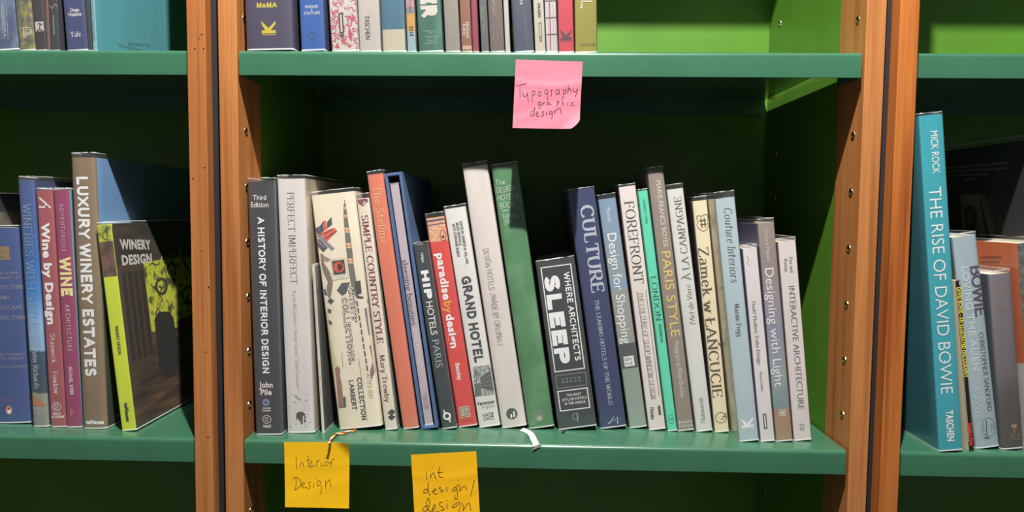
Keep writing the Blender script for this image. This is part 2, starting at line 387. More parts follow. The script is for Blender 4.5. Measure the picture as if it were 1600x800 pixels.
def ribbon(pts, wfun, V, Fc, ext=0.0):
    p = [Vector(a) for a in pts]; n = len(p)
    if ext and n > 1:
        p[0] = p[0] - (p[1] - p[0]).normalized() * ext; p[-1] = p[-1] + (p[-1] - p[-2]).normalized() * ext
    b = len(V)
    for i in range(n):
        d = (p[min(i + 1, n - 1)] - p[max(i - 1, 0)])
        if d.length < 1e-9: d = Vector((0, 1))
        d.normalize(); w_ = wfun(d) / 2; nn = Vector((-d.y, d.x))
        V.append(tuple(p[i] + nn * w_)); V.append(tuple(p[i] - nn * w_))
    for i in range(n - 1): Fc.append((b + 2 * i, b + 2 * i + 1, b + 2 * i + 3, b + 2 * i + 2))
def stroke_text(text, style, wt):
    """returns verts (2d, cap height 10) and faces; styles: r roman with serifs, i italic with serifs, m even pen, h hand drawn"""
    V = []; Fc = []; x = 0; rr = random.Random(len(text) * 7 + 3)
    thick = wt; thin = wt * (.38 if style in 'ri' else 1)
    wf = (lambda d: thin + (thick - thin) * abs(d.y) ** 1.5)
    for ch in text:
        if ch == ' ': x += 4.5; continue
        wd, st = GL.get(ch, GL['o'])
        bold = style == 'b'
        js = 1 + (rr.uniform(-.12, .12) if style == 'h' else 0); jy = rr.uniform(-.7, .7) if style == 'h' else 0
        strokes = []
        for s in st.split('|'):
            sm = s.startswith('~'); pp = [tuple(float(c) for c in q.split(',')) for q in s.lstrip('~').split()]
            if bold: pp = [(q[0] + wt * .25, wt / 2 + q[1] * (10 - wt) / 10) for q in pp]
            strokes.append((sm, pp))
        sv = []; sf = []
        for sm, pp in strokes:
            q = catmull(pp) if sm else pp
            if sm: ribbon(q, wf, sv, sf)
            else:
                for a, c in zip(q, q[1:]): ribbon([a, c], wf, sv, sf, ext=0 if style in 'ri' else wt * .48)
            if style in 'ri' and not sm:
                for (e, o) in ((pp[0], pp[1]), (pp[-1], pp[-2])):
                    touch = 0
                    for sm2, p2 in strokes:
                        q2 = catmull(p2) if sm2 else p2
                        for a, c in zip(q2, q2[1:]):
                            if (a == e and c == o) or (a == o and c == e): continue
                            A, B, E_ = Vector(a), Vector(c), Vector(e); ab = B - A
                            t = max(0, min(1, (E_ - A).dot(ab) / max(1e-9, ab.length_squared)))
                            if (A + ab * t - E_).length < .45: touch = 1
                    dx, dy = abs(e[0] - o[0]), abs(e[1] - o[1])
                    if touch or dx + dy < 1.3: continue
                    if dy > dx * .6:
                        hw = 1.25 + thick * .35; both = 1
                        lo = e[0] - (hw if not (ch in 'bdhklmnpruij' and e[1] > 5 and 1) else hw); hi = e[0] + (hw if not (ch in 'bhklmnpruij' and e[1] > 5) else 0)
                        yy = e[1] + (thin * .5 if e[1] < 5 else -thin * .5)
                        ribbon([(lo, yy), (hi, yy)], lambda d: thin, sv, sf)
                    else:
                        s_ = -1 if e[1] > 8 else 1
                        if 3 < e[1] < 7: ribbon([(e[0], e[1] - 1), (e[0], e[1] + 1)], lambda d: thin, sv, sf)
                        else: ribbon([(e[0], e[1] - .2 * s_), (e[0] + .3, e[1] + s_ * 2.2)], lambda d: thin * 1.3, sv, sf)
        b = len(V)
        if bold: sv = [(a, min(10, max(0, c)) if ch.isupper() and ch not in 'ÀŃ' else c) for a, c in sv]
        for (a, c) in sv:
            a *= js; c = c * js + jy
            if style == 'i': a += c * .22
            if style == 'h': a += c * .04
            V.append((a + x, c))
        Fc += [tuple(b + k for k in q) for q in sf]
        x += wd * js + (1.9 if style in 'ri' else 1.5) + (wt * .55 if bold else 0)
    return V, Fc
FCACHE = {}
def font_text(text, wt, space=1.0):
    key = (text, wt, space)
    if key in FCACHE: return FCACHE[key]
    c = bpy.data.curves.new('lettering', 'FONT'); c.body = text; c.resolution_u = 2 if wt > .03 else 4; c.offset = wt; c.space_character = space; c.fill_mode = 'FRONT'
    o = bpy.data.objects.new('lettering', c); COL.objects.link(o); bpy.context.view_layer.update()
    me = bpy.data.meshes.new_from_object(o.evaluated_get(bpy.context.evaluated_depsgraph_get()))
    V = [(v.co.x * 14.2, v.co.y * 14.2) for v in me.vertices]; Fc = [tuple(p.vertices) for p in me.polygons]
    bpy.data.meshes.remove(me); bpy.data.objects.remove(o); bpy.data.curves.remove(c)
    FCACHE[key] = (V, Fc); return V, Fc
def text2d(text, style, wt):
    if style == 's': return font_text(text, wt, 1.0 + wt * 2)
    if style == 'w': return font_text(text, wt, 1.35)
    return stroke_text(text, style, wt)

# ------------------------------------------------------------------ books
PXM = lambda Y: (Y - CAMP.y) / F             # metres per pixel on a frontal plane at depth Y
class Book: pass
def profile(B, u):                           # spine relief, u in 0..1
    a = min(1.0, abs(2 * u - 1)); return B.bul * (1 - (1 - a ** B.pw) ** (1 / B.pw))
ROWS = {}
def book(row, label, bl, br, tl, tr, Z0=0.0, Y=None, H=None, W=None, spine='888888', right=None, left=None,
         bul=.0018, pw=5, film=.0045, gap=.0011, spinemat=None, rightmat=None, leftmat=None, filmy=True, cat='book', dY=0):
    B = Book(); B.label = label; B.row = row
    if Y is None:
        p = atZ(bl[0], bl[1], Z0); Y = max(.002, p.y) + dY
    B.Y = Y; B.Z0 = Z0
    P = atY(bl[0], bl[1], Y); B.X = P.x
    Q = atY(tl[0], tl[1], Y); dx, dz = Q.x - P.x, Q.z - P.z
    B.a = math.atan2(-dx, dz)                # lean to the left
    B.H = H or ((Q.z - Z0) / math.cos(B.a))
    B.Hpx = (Q.z - P.z) / math.cos(B.a); B.zoff = (P.z - Z0) / math.cos(B.a) if H else 0.0
    P2 = atY(br[0], br[1], Y); Q2 = atY(tr[0], tr[1], Y)
    ux = Vector((math.cos(B.a), 0, math.sin(B.a)))
    # the spine meets the shelf at Z0: slide the measured foot along the lean
    B.X = P.x + (P.z - Z0) * math.tan(B.a)
    t1 = (P2 - P).x * math.cos(B.a) + 0; t2 = (Q2 - Q).x * math.cos(B.a)
    B.T = (t1 + t2) / 2 - .0006
    B.W = W or min(.74 * B.H, DEP - Y - .012)
    B.bl, B.br, B.tl, B.tr = bl, br, tl, tr
    B.gap = gap; B.bul = min(bul, B.T * .4); B.pw = pw; B.film = film; B.filmy = filmy
    B.spine, B.right, B.left = spine, right or spine, left or spine
    B.sm, B.rm, B.lm = spinemat, rightmat, leftmat
    B.e = .00042 if filmy and gap > .001 else (.0002 if filmy else .0)
    B.art = []; B.cat = cat; B.K = K
    ROWS.setdefault(row, []).append(B); return B
def axes(B):
    c, s = math.cos(B.a), math.sin(B.a); return Vector((c, s)), Vector((-s, c))     # x axis, z axis in XZ
def fit_rows():
    for row, L in ROWS.items():
        for A, N in [(L[i], L[j]) for d in (1, 2) for i in range(len(L) - d) for j in (i + d,)]:
            xa, za = axes(A); xn, zn = axes(N); pn = Vector((N.X, N.Z0)); t0 = A.T
            g = A.e + N.e + .0003
            def ok(t):
                b = Vector((A.X, A.Z0))
                for c in (b + xa * t, b + xa * t + za * A.H):
                    r = c - pn; hz = r.dot(zn)
                    if -.02 < hz < N.H and r.dot(xn) > -g: return False
                for c in (pn, pn + zn * N.H):
                    r = c - b; hz = r.dot(za)
                    if -.02 < hz < A.H and r.dot(xa) < t + g: return False
                return True
            while A.T > .002 and not ok(A.T): A.T -= .0001
            if t0 - A.T > .0015: print('SHRINK', row, A.label[:40], round(t0 * 1e3, 1), '->', round(A.T * 1e3, 1))
            A.bul = min(A.bul, A.T * .45)
def cosu(n): return [.5 - .5 * math.cos(math.pi * i / n) for i in range(n + 1)]
def shell(B, o, z0, z1, rows, jit=0.0, rimrow=False, thick=0.0, wback=None):
    """C shaped sheet round the book, o = offset outwards. returns verts, faces, kind-of-face list"""
    T = B.T; us = cosu(10); W = wback or B.W
    prof = [(-o, W * k) for k in (1, .75, .5, .25, .06)]
    prof += [(-o + (T + 2 * o) * u, profile(B, u) - o) for u in us]
    prof += [(T + o, W * k) for k in (.06, .25, .5, .75, 1)]
    nl, nr = 5, 5 + len(us) - 1
    kinds = ['l' if i < nl else ('s' if i < nr else 'r') for i in range(len(prof) - 1)]
    V = []; Fc = []; kd = []; rr = random.Random(int(T * 1e6)); npf = len(prof)
    for j, z in enumerate(rows):
        for i, (x, y) in enumerate(prof):
            jj = jit if (0 < i < npf - 1) else 0
            dz = rr.uniform(-1, 1) * jit * 3 if (z > B.H and rimrow) else 0
            V.append((x + rr.uniform(-.3, 1) * jj * (1 if i > npf / 2 else -1) * .5, y - rr.uniform(0, 1) * jj, z + dz))
    for j in range(len(rows) - 1):
        for i in range(npf - 1):
            a = j * npf + i; Fc.append((a, a + 1, a + npf + 1, a + npf)); kd.append((kinds[i], j))
    return V, Fc, kd, npf
def build_book(B):
    T, H, W = B.T, B.H, B.W
    global K
    K = B.K
    root = empty('book', B.label, B.cat, (B.X, B.Y, B.Z0 + .0002), (0, -B.a, 0), 'books on the ' + B.row)
    B.root = root; B.M = Matrix.Translation(root.location) @ Matrix.Rotation(-B.a, 4, 'Y'); B.MI = B.M.inverted()
    ct = min(.0022, T * .16)
    # cover: outer and inner skins
    V, Fc, kd, n = shell(B, 0, 0, H, [0, H * .5, H])
    Bi = Book(); Bi.T = T - 2 * ct; Bi.bul = B.bul; Bi.pw = B.pw; Bi.W = W; Bi.H = H
    V2, F2, k2, n2 = shell(Bi, 0, 0, H, [0, H * .5, H])
    V2 = [(x + ct, y + ct if y < W * .05 else y, z) for x, y, z in V2]; b = len(V)
    verts = V + V2; faces = list(Fc) + [tuple(reversed([i + b for i in q])) for q in F2]
    fm = [{'s': 0, 'r': 1, 'l': 2}[k[0]] for k in kd] + [3] * len(F2)
    for j in (0, 2):
        for i in range(n - 1):
            a = j * n + i; q = (a, a + 1, a + 1 + b, a + b); faces.append(q if j == 2 else tuple(reversed(q))); fm.append({'s': 0, 'r': 1, 'l': 2}[kd[i][0]])
    for i in (0, n - 1):
        for j in range(2):
            a = j * n + i; q = (a, a + n, a + n + b, a + b); faces.append(q); fm.append(2 if i == 0 else 1)
    mats = [B.sm or paper(B.spine), B.rm or paper(B.right), B.lm or paper(B.left), paper('cfc8b8')]
    o = mesh_obj('cover', verts, faces, None, root, None, True, mats, fm)
    bm = bmesh.new(); bm.from_mesh(o.data); bmesh.ops.recalc_face_normals(bm, faces=bm.faces)
    for e in bm.edges:
        if len(e.link_faces) == 2 and e.calc_face_angle(0) > .7: e.smooth = False
    bm.to_mesh(o.data); bm.free()
    # page block
    ins = .0025 if T > .01 else .0008
    ppy = B.bul + ct + .0008
    v, f = boxvf(ct + .0002, T - ct - .0002, ppy, W - ins, ins * .6, H - ins)
    mesh_obj('pages', v, f, pages_mat(), root)
    # clear jacket
    if B.filmy:
        e = B.e; fo = B.film
        rows = [.0003, .0019] + [H * k / 9 for k in range(1, 10)] + [H + fo * .45, H + fo - .0006, H + fo]
        V, Fc, kd, n = shell(B, e, 0, H, rows, .00014, True)
        nrow = len(rows) - 1
        fm = [1 if (k[1] == 0 or k[1] == nrow - 1) else 0 for k in kd]
        V = [(x, max(y, -B.Y + .0004) if y < 0 else y, max(z, .0003)) for x, y, z in V]
        mesh_obj('clear_plastic_jacket', V, Fc, None, root, None, True, [film_mat(), film_mat(True)], fm)
    for fn in B.art: fn(B)
def uz(B, y):                                 # photo row -> height along the spine
    yb = (B.bl[1] + B.br[1]) / 2; yt = (B.tl[1] + B.tr[1]) / 2
    return B.zoff + (yb - y) / (yb - yt) * B.Hpx
def place2d(B, V, Fc, mat, name, layer=1, cut=True):
    """V in spine millimetre coordinates (x, z) -> mesh hugging the spine"""
    bm = bmesh.new(); vs = [bm.verts.new((x, 0, z)) for x, z in V]
    par = list(range(len(V)))                # overlapping strokes get a hair of height each, so none shades another
    def root_(i):
        while par[i] != i: par[i] = par[par[i]]; i = par[i]
        return i
    for q in Fc:
        for i in q[1:]: par[root_(i)] = root_(q[0])
        try: bm.faces.new([vs[i] for i in q])
        except ValueError: pass
    ids = {}
    for i, v_ in enumerate(vs): v_.co.y = -2.5e-6 * (ids.setdefault(root_(i), len(ids)) % 18)
    if cut and B.bul > .0006:
        for u in (.04, .1, .2, .35, .5, .65, .8, .9, .96):
            bmesh.ops.bisect_plane(bm, geom=bm.verts[:] + bm.edges[:] + bm.faces[:], plane_co=(u * B.T, 0, 0), plane_no=(1, 0, 0))
    off = .00006 + .00006 * layer
    for v in bm.verts:
        x = min(max(v.co.x, 0), B.T); v.co.x = x; v.co.y += profile(B, x / B.T) - off
    for q in bm.faces:
        q.normal_update()
        if q.normal.y > 0: q.normal_flip()
    me = bpy.data.meshes.new(name); bm.to_mesh(me); bm.free(); me.materials.append(mat)
    o = bpy.data.objects.new(name, me); COL.objects.link(o); o.parent = B.root; return o
def V_(text, u, y0, y1, h, col, st='s', wt=.0, name='title_lettering', up=False, mir=False, layer=3):
    """vertical lettering: reads downwards (or upwards), centred on spine fraction u, from photo row y0 to y1, capital height h px"""
    def fn(B):
        v, f = text2d(text, st, wt); xs = [p[0] for p in v]; x0, x1 = min(xs), max(xs)
        z0, z1 = uz(B, y0), uz(B, y1); s = h * PXM(B.Y) / 10; L = z0 - z1; out = []
        for (a, b) in v:
            t = (a - x0) / (x1 - x0); c = (b - 5) * s
            if up: out.append((u * B.T - c, z1 + t * L))
            else: out.append((u * B.T + c, z0 - t * L))
        place2d(B, out, f, ink(col), name, layer)
    return fn
def H_(text, u, y, wpx, h, col, st='s', wt=.0, name='title_lettering', layer=3):
    def fn(B):
        v, f = text2d(text, st, wt); xs = [p[0] for p in v]; x0, x1 = min(xs), max(xs); p = PXM(B.Y)
        z = uz(B, y); s = h * p / 10
        place2d(B, [(u * B.T + ((a - x0) / (x1 - x0) - .5) * wpx * p, z + (b - 5) * s) for a, b in v], f, ink(col), name, layer)
    return fn
def RC(u0, u1, y0, y1, col, name='printed_panel', layer=1, mat=None):
    def fn(B):
        z0, z1 = uz(B, y0), uz(B, y1); n = 1
        place2d(B, [(u0 * B.T, z0), (u1 * B.T, z0), (u1 * B.T, z1), (u0 * B.T, z1)], [(0, 1, 2, 3)], mat(B) if mat else ink(col), name, layer)
    return fn
def PG(pts, col, name='printed_shape', layer=2, mat=None):
    """polygon given in photo pixels on the spine"""
    def fn(B):
        q = [spine_px(B, *p) for p in pts]
        place2d(B, q, [tuple(range(len(q)))], mat(B) if mat else ink(col), name, layer)
    return fn
def MPG(polys, col, name='printed_shape', layer=2):
    def fn(B):
        V = []; Fc = []
        for pts in polys:
            b = len(V); V += [spine_px(B, *p) for p in pts]; Fc.append(tuple(range(b, b + len(pts))))
        place2d(B, V, Fc, ink(col), name, layer)
    return fn
def LN(lines, wpx, col, name='line_drawing', layer=3, smooth=False):
    def fn(B):
        V = []; Fc = []; w_ = wpx * PXM(B.Y)
        for ln in lines:
            q = [spine_px(B, *p) for p in ln]
            if smooth: q = catmull(q, 4)
            ribbon(q, lambda d: w_, V, Fc)
        place2d(B, V, Fc, ink(col), name, layer)
    return fn
def FR(u0, u1, y0, y1, wpx, col, name='printed_frame', layer=2):
    def fn(B):
        z0, z1 = uz(B, y0), uz(B, y1); w_ = wpx * PXM(B.Y); a, b = u0 * B.T, u1 * B.T
        O = [(a, z0), (b, z0), (b, z1), (a, z1)]; I = [(a + w_, z0 - w_), (b - w_, z0 - w_), (b - w_, z1 + w_), (a + w_, z1 + w_)]
        place2d(B, O + I, [(i, (i + 1) % 4, 4 + (i + 1) % 4, 4 + i) for i in range(4)], ink(col), name, layer)
    return fn
def DS(u, y, r, col, w=None, ry=None, name='publisher_emblem', layer=2):
    """disc, or ring when w is given; radii in px"""
    def fn(B):
        p = PXM(B.Y); n = 24; cx, cz = u * B.T, uz(B, y); q = ry or r
        O = [(cx + r * p * math.cos(2 * math.pi * i / n), cz + q * p * math.sin(2 * math.pi * i / n)) for i in range(n)]
        if w is None: place2d(B, O, [tuple(range(n))], ink(col), name, layer)
        else:
            I = [(cx + (r - w) * p * math.cos(2 * math.pi * i / n), cz + (q - w) * p * math.sin(2 * math.pi * i / n)) for i in range(n)]
            place2d(B, O + I, [(i, (i + 1) % n, n + (i + 1) % n, n + i) for i in range(n)], ink(col), name, layer)
    return fn
def spine_px(B, px, py):
    o = B.MI @ CAMP; d = B.MI.to_3x3() @ ray(px, py); t = (0 - o.y) / d.y; p = o + d * t; return (p.x, p.z)
def cover_px(B, px, py, side='r'):
    X = B.T if side == 'r' else 0; o = B.MI @ CAMP; d = B.MI.to_3x3() @ ray(px, py); t = (X - o.x) / d.x; p = o + d * t
    return (min(max(p.y, B.bul), B.W - .0005), min(max(p.z, 0.0005), B.H - .0005))
def CV(polys, col, side='r', name='cover_artwork', layer=1, mat=None, px=True):
    """polygons on the front or back board, photo pixels"""
    def fn(B):
        V = []; Fc = []; off = .00006 + .00006 * layer; X = B.T + off if side == 'r' else -off
        for pts in polys:
            b = len(V)
            for p in pts:
                y, z = cover_px(B, *p, side) if px else (p[0] * B.W, p[1] * B.H)
                V.append((X, y, z))
            Fc.append(tuple(range(b, b + len(pts))))
        o = mesh_obj(name, V, Fc, mat(B) if mat else ink(col), B.root)
    return fn
def CT(text, p0, p1, h0, col, side='r', st='s', wt=.0, name='cover_lettering', layer=3, asp=1.0):
    """lettering on a board from photo point p0 (baseline start) to p1 (baseline end); cap height h0 photo px at p0"""
    def fn(B):
        v, f = text2d(text, st, wt); xs = [p[0] for p in v]; x0, x1 = min(xs), max(xs)
        a = cover_px(B, *p0, side); b = cover_px(B, *p1, side); c = cover_px(B, p0[0], p0[1] - h0, side); h = abs(c[1] - a[1])
        off = .00006 + .00006 * layer; X = B.T + off if side == 'r' else -off; V = []
        for (q, r) in v:
            t = (q - x0) / (x1 - x0); V.append((X, a[0] + (b[0] - a[0]) * t, a[1] + (b[1] - a[1]) * t + r / 10 * h))
        mesh_obj(name, V, f, ink(col), B.root)
    return fn
def W_K(u, y0, y1, hw, col):                   # block K emblem lying on its back: arms up, bar below
    def fn(B):
        p = PXM(B.Y); c = u * B.T; z0, z1 = uz(B, y0), uz(B, y1); h = z0 - z1; a = hw * p
        V = [(c - a, z1 + h * .34), (c + a, z1 + h * .34), (c + a, z1 + h * .12), (c - a, z1 + h * .12),
             (c - a, z0), (c - a * .5, z1 + h * .34), (c + a * .15, z1 + h * .34), (c - a * .2, z1 + h * .6), (c - a, z1 + h * .82),
             (c + a, z0), (c + a, z0 - h * .22), (c + a * .3, z1 + h * .34), (c - a * .35, z1 + h * .34)]
        F_ = [(0, 1, 2, 3), (4, 8, 5, 6, 7), (9, 12, 11, 10)]
        place2d(B, V, F_, ink(col), 'publisher_emblem', 2)
        place2d(B, [(c - a, z1 + h * .05), (c + a, z1 + h * .05), (c + a, z1), (c - a, z1)], [(0, 1, 2, 3)], ink(col), 'emblem_caption', 2)
    return fn

# ------------------------------------------------------------------ middle shelf of the middle bookcase
K = 0.98; RW = 'middle shelf'
WH = 'e6dedb'; BK = '2a2b2e'
b = book(RW, 'black hardback with white bold lettering HISTORY OF INTERIOR DESIGN, leftmost of its shelf', (400, 680), (442, 680), (386, 284), (427, 283), spine='35373b', right='2c3c3a', bul=.003, pw=4)
b.art = [H_('Third', .46, 308, 21, 8, WH, 's', .01), H_('Edition', .46, 319, 28, 8, WH, 's', .01),
    V_('A HISTORY OF INTERIOR DESIGN', .48, 338, 582, 11, 'ffffff', 'b', 2.1),
    H_('John', .46, 600, 22, 9, WH, 's', .03, 'author_lettering'), H_('Pile', .46, 611.5, 18, 9, WH, 's', .03, 'author_lettering'),
    DS(.44, 628, 6, '7c83a8'), DS(.44, 628, 1.8, '35373b', layer=3), H_('CD-ROM', .45, 637, 13, 3, WH, 's', .03, 'small_print'), H_('Included', .45, 640.8, 13, 3, WH, 's', .03, 'small_print'),
    DS(.45, 655, 7, WH, .9), V_('W', .44, 650, 660, 7, WH, 'r', .9, 'publisher_emblem'), H_('WILEY', .46, 666, 14, 4, WH, 's', .05, 'publisher_name')]
b = book(RW, 'thick pale grey hardback lettered PERFECT IMPERFECT with green paint specks', (449, 677), (494, 678), (432.5, 280), (475.5, 279), spine='dcd6d4', right='c9bca6', bul=.0028, pw=4)
def specks(B):
    r = random.Random(4); V = []; Fc = []
    for k in range(46):
        c = (r.uniform(.08, .92) * B.T, uz(B, 600 + 70 * r.random() ** .8)); s = r.uniform(.0002, .0008); n = len(V)
        for i in range(6): V.append((c[0] + s * r.uniform(.6, 1.5) * math.cos(i * 1.047), c[1] + s * r.uniform(.6, 1.4) * math.sin(i * 1.047)))
        Fc.append(tuple(range(n, n + 6)))
    place2d(B, V, Fc, ink('9fb3ab'), 'paint_specks', 1)
b.art = [V_('PERFECT IMPERFECT', .47, 300, 442, 11, '55504e', 'r', .95), V_('Karen McCartney / Sharyn Cairns / Glen Proebstel', .47, 452, 606, 6, '6b6663', 'i', .7, 'author_lettering'), specks,
    PG([(459, 618), (463, 617), (471, 624), (470, 626), (464, 623)], '93b8a9'), PG([(476, 625), (480, 624), (481, 627), (477, 628)], '9fbcb0'),
    MPG([[(463, 646), (467, 643), (473, 647), (473, 662), (470, 663), (470, 655), (468, 660), (466, 653), (463, 656)], [(468, 643), (473, 643.5), (478, 648), (474, 650)], [(475, 651), (478, 650), (478, 653), (475, 654)], [(475, 656), (478, 655), (478, 659), (475, 660)]], '4a4a4e', 'publisher_emblem')]
b = book(RW, 'very thin white booklet between the grey and the cream hardbacks', (503.2, 677), (508.2, 677), (487.5, 416), (492.5, 416), spine='dedad0', right='4d504c', bul=.0005, filmy=True, film=.002, W=.19, gap=.0005)
def ticks(B):
    r = random.Random(2); V = []; Fc = []
    for k in range(75):
        z = uz(B, 426 + k * 2.7); q = r.choice([[(-1, -.5), (1, -.5), (1, .6)], [(-1, 0), (1, 0)], [(-1, .5), (-1, -.6), (1, -.6)], [(-1, -.6), (0, .6), (1, -.6)]])
        if r.random() < .12: continue
        ribbon([(.5 * B.T + a * .00085, z + c * .0011) for a, c in q], lambda d: .0003, V, Fc)
    place2d(B, V, Fc, ink('9a958a'), 'fine_print', 2)
b.art = [ticks]
b = book(RW, 'broad cream hardback with collage drawings lettered COLLECTIONS', (529.5, 672), (599, 668.5), (485, 306), (555.5, 300), spine='ece1cb', bul=.0042, pw=3.4, film=.0045)
def coll(B):
    for fn in [
        MPG([[(492, 357), (500, 353), (505, 345), (507, 358), (500, 371), (493, 362)], [(511, 347), (518, 339), (519, 351), (511, 357)]], '4e4f58'),
        MPG([[(504, 345), (509.5, 345), (511, 358), (506, 360)], [(500, 364.5), (522, 355.5), (527, 361), (510, 378)]], 'e2604e', layer=3),
        LN([[(506, 366), (519, 358)], [(508, 373), (526, 361)]], 1.6, '45464c', layer=4),
        MPG([[(494, 368), (498, 366), (523, 388), (519, 392)]], '8d8798', layer=3), MPG([[(494, 373), (499, 374), (512, 387), (505, 394), (496, 385)]], '4b4d55', layer=2),
        LN([[(495, 378), (493.5, 373)], [(499, 381), (496, 375)], [(503, 384), (500, 379)], [(508, 387), (504.5, 384)]], 1, 'c9c2c4', layer=4),
        PG([(500, 397), (504, 396), (507, 412), (515, 424), (520, 440), (519, 452), (516, 467), (513, 465), (510, 452), (512, 440), (506, 428), (502, 414)], '85746a', layer=2),
        PG([(503, 398), (511, 402), (516, 405), (512, 410), (506, 406)], '9b8a80'),
        PG([(511, 470), (517, 466), (522, 470), (517, 476)], '44504c'),
        PG([(516.5, 406), (540.5, 403.5), (544.5, 434), (520.5, 438)], 'e6dfcf', layer=2), PG([(518.5, 408), (538, 405.5), (540.5, 427.5), (521.5, 430)], '46423e', layer=3),
        MPG([[(521 + 8.5 + 8.5 * math.cos(a * .52), 417.5 + 8.5 * math.sin(a * .52)) for a in range(12)]], 'd8523c', 'printed_shape', 4),
        PG([(527, 414), (531, 411), (536, 416), (533, 422), (530, 424), (528, 420)], '34302e', layer=5),
        LN([[(523, 432), (539, 430)], [(526, 434.5), (538, 433)]], .6, '8d8678'),
        LN([[(516.5, 406), (540.5, 403.5), (544.5, 434), (520.5, 438), (516.5, 406)]], .7, 'a39578'),
        PG([(526, 454), (534, 442), (547, 441), (541, 458), (535, 462)], '54545a', layer=2),
        PG([(500, 450), (508, 452), (512, 462), (505, 460), (501, 457)], '5c5a5e'),
        PG([(506, 470), (512, 480), (519, 540), (528, 570), (522, 600), (516, 560), (508, 500)], 'd8d2a4', layer=1),
        PG([(512, 482), (518, 484), (517, 490), (512, 488)], '55565c', layer=3), PG([(513, 500), (518, 502), (519, 508), (514, 506)], '55565c', layer=3),
    ]: fn(B)
    # patterned totem pole
    pole = [(538.5, 319), (540, 340), (544.5, 380), (549, 420), (556, 462)]
    def at(t):
        k = t * (len(pole) - 1); i = min(int(k), len(pole) - 2); f = k - i
        return Vector((pole[i][0] + (pole[i + 1][0] - pole[i][0]) * f, pole[i][1] + (pole[i + 1][1] - pole[i][1]) * f))
    D = []; O = []; Y = []; n = 20
    for i in range(n):
        a, c = at(i / n), at((i + .92) / n); w1 = 1.8 + 2.8 * min(1, i / n * 2); w2 = 1.8 + 2.8 * min(1, (i + 1) / n * 2)
        q = [(a.x - w1, a.y), (a.x + w1, a.y), (c.x + w2, c.y), (c.x - w2, c.y)]
        if i % 3 == 1 and i < 15:
            Y.append(q); m_ = (a + c) / 2; O.append([q[0], (m_.x, m_.y), q[3]]); O.append([q[1], q[2], (m_.x, m_.y)])
        else: D.append(q)
    MPG(D, '73736a', 'drawn_pole', 2)(B); MPG(Y, 'e0d2a8', 'drawn_pole', 2)(B); MPG(O, 'd8764a', 'drawn_pole', 3)(B)
    MPG([[(554, 440), (563, 438), (565, 458), (557, 460)]], '48433f', 'drawn_pole', 4)(B)
    LN([[(538.5, 312), (538.8, 319)]], 1.2, '6c6658')(B)
    PG([(556, 461), (568, 464), (567, 467), (557, 466)], '4a4946')(B)
    LN([[(557.5 + i * 1.72, 470 + i * 11.2), (558.8 + i * 1.72, 478.2 + i * 11.2)] for i in range(10)], 2.2, '4c4a48', 'dashed_line')(B)
    PG([(569, 482), (577, 480), (580, 492), (583, 520), (576, 524), (572, 502)], '77777f', layer=2)(B)
    PG([(573, 470), (580, 466), (579, 478), (576, 477)], '58554f', layer=2)(B)
    PG([(577, 524), (582, 521), (585, 536), (579, 538)], 'dba86c', layer=2)(B)
    PG([(577, 540), (586, 538), (590, 560), (586, 580), (580, 594), (578, 580), (582, 566)], '8d6f74', layer=2)(B)
    PG([(523, 575), (528, 572), (532, 577), (531, 586), (534, 600), (536, 620), (537, 634), (529, 637), (527, 615), (525, 590)], 'a47468', layer=3)(B)
    PG([(531, 621), (540, 620), (541, 636), (529, 638)], '595a58', layer=2)(B)
    LN([[(560.5, 560), (573.5, 656.5)], [(534, 550), (536, 574)]], .7, '6a6a66')(B)
b.art = [coll, V_("ARTISTS'", .665, 446, 504, 10, '55534f', 'b', 3.0), V_("ARTISTS'", .665, 446.8, 503.2, 8.6, 'f2ead8', 'b', 1.1, layer=5),
    V_('COLLECTIONS.', .49, 464, 569, 11, '55534f', 'b', 3.0), V_('COLLECTIONS.', .49, 464.8, 568.2, 9.4, 'f2ead8', 'b', 1.1, layer=5),
    V_('COLLECTION', .61, 591, 658, 8, '4a4c4a', 'b', 2.1, 'publisher_name'), V_('LAMBERT', .42, 594, 641, 8, '4a4c4a', 'b', 2.1, 'publisher_name'),
    V_('ACTES SUD', .83, 585, 625, 6, '5c5a54', 'i', .9, 'publisher_name')]
b = book(RW, 'narrow cream hardback lettered SIMPLE COUNTRY STYLE in dark red', (602, 672.5), (625.5, 671.5), (557, 311), (578, 309), spine='e9ddcc', right='9fb6b4', bul=.0022, pw=4, film=.006)
b.art = [V_('SIMPLE COUNTRY STYLE', .5, 336, 535, 10, '7c2c3c', 'r', 1.9), V_('Mary Trewby', .5, 553, 628, 8, '7c2c3c', 'r', 1.5, 'author_lettering'),
    PG([(558, 312), (574, 310), (575, 316), (569, 314), (566, 321), (560, 318)], '8b4a58'), LN([[(563, 319), (567, 322), (571, 317), (575, 313)]], 1, '6a3a44'),
    MPG([[(606, 644), (612, 639), (618, 643), (612, 648)], [(606, 652), (612, 648), (618, 651), (612, 657)]], '44403e', 'publisher_emblem'), LN([[(605, 645), (617, 652)], [(618, 644), (606, 652)]], .8, '44403e', 'publisher_emblem')]
b = book(RW, 'salmon orange hardback with pale gold serif lettering at its top, left of the blue slipcase', (630, 671.5), (656, 669.5), (573.5, 274), (598.5, 272), spine='e07c5e', right='d8917c', bul=.0026, pw=4, film=.0045)
b.art = [V_('The Stelline', .5, 291, 380, 12, 'f6cc92', 'r', 1.0)]
SLIP = dict(bl=(658, 672), br=(690.5, 669.5), tl=(600, 272), tr=(633.5, 268))
b = book(RW, 'blue cloth slipcase standing open to the front', SLIP['bl'], SLIP['br'], SLIP['tl'], SLIP['tr'], spine='3f5f94', filmy=False, cat='slipcase', W=.235); slip = b
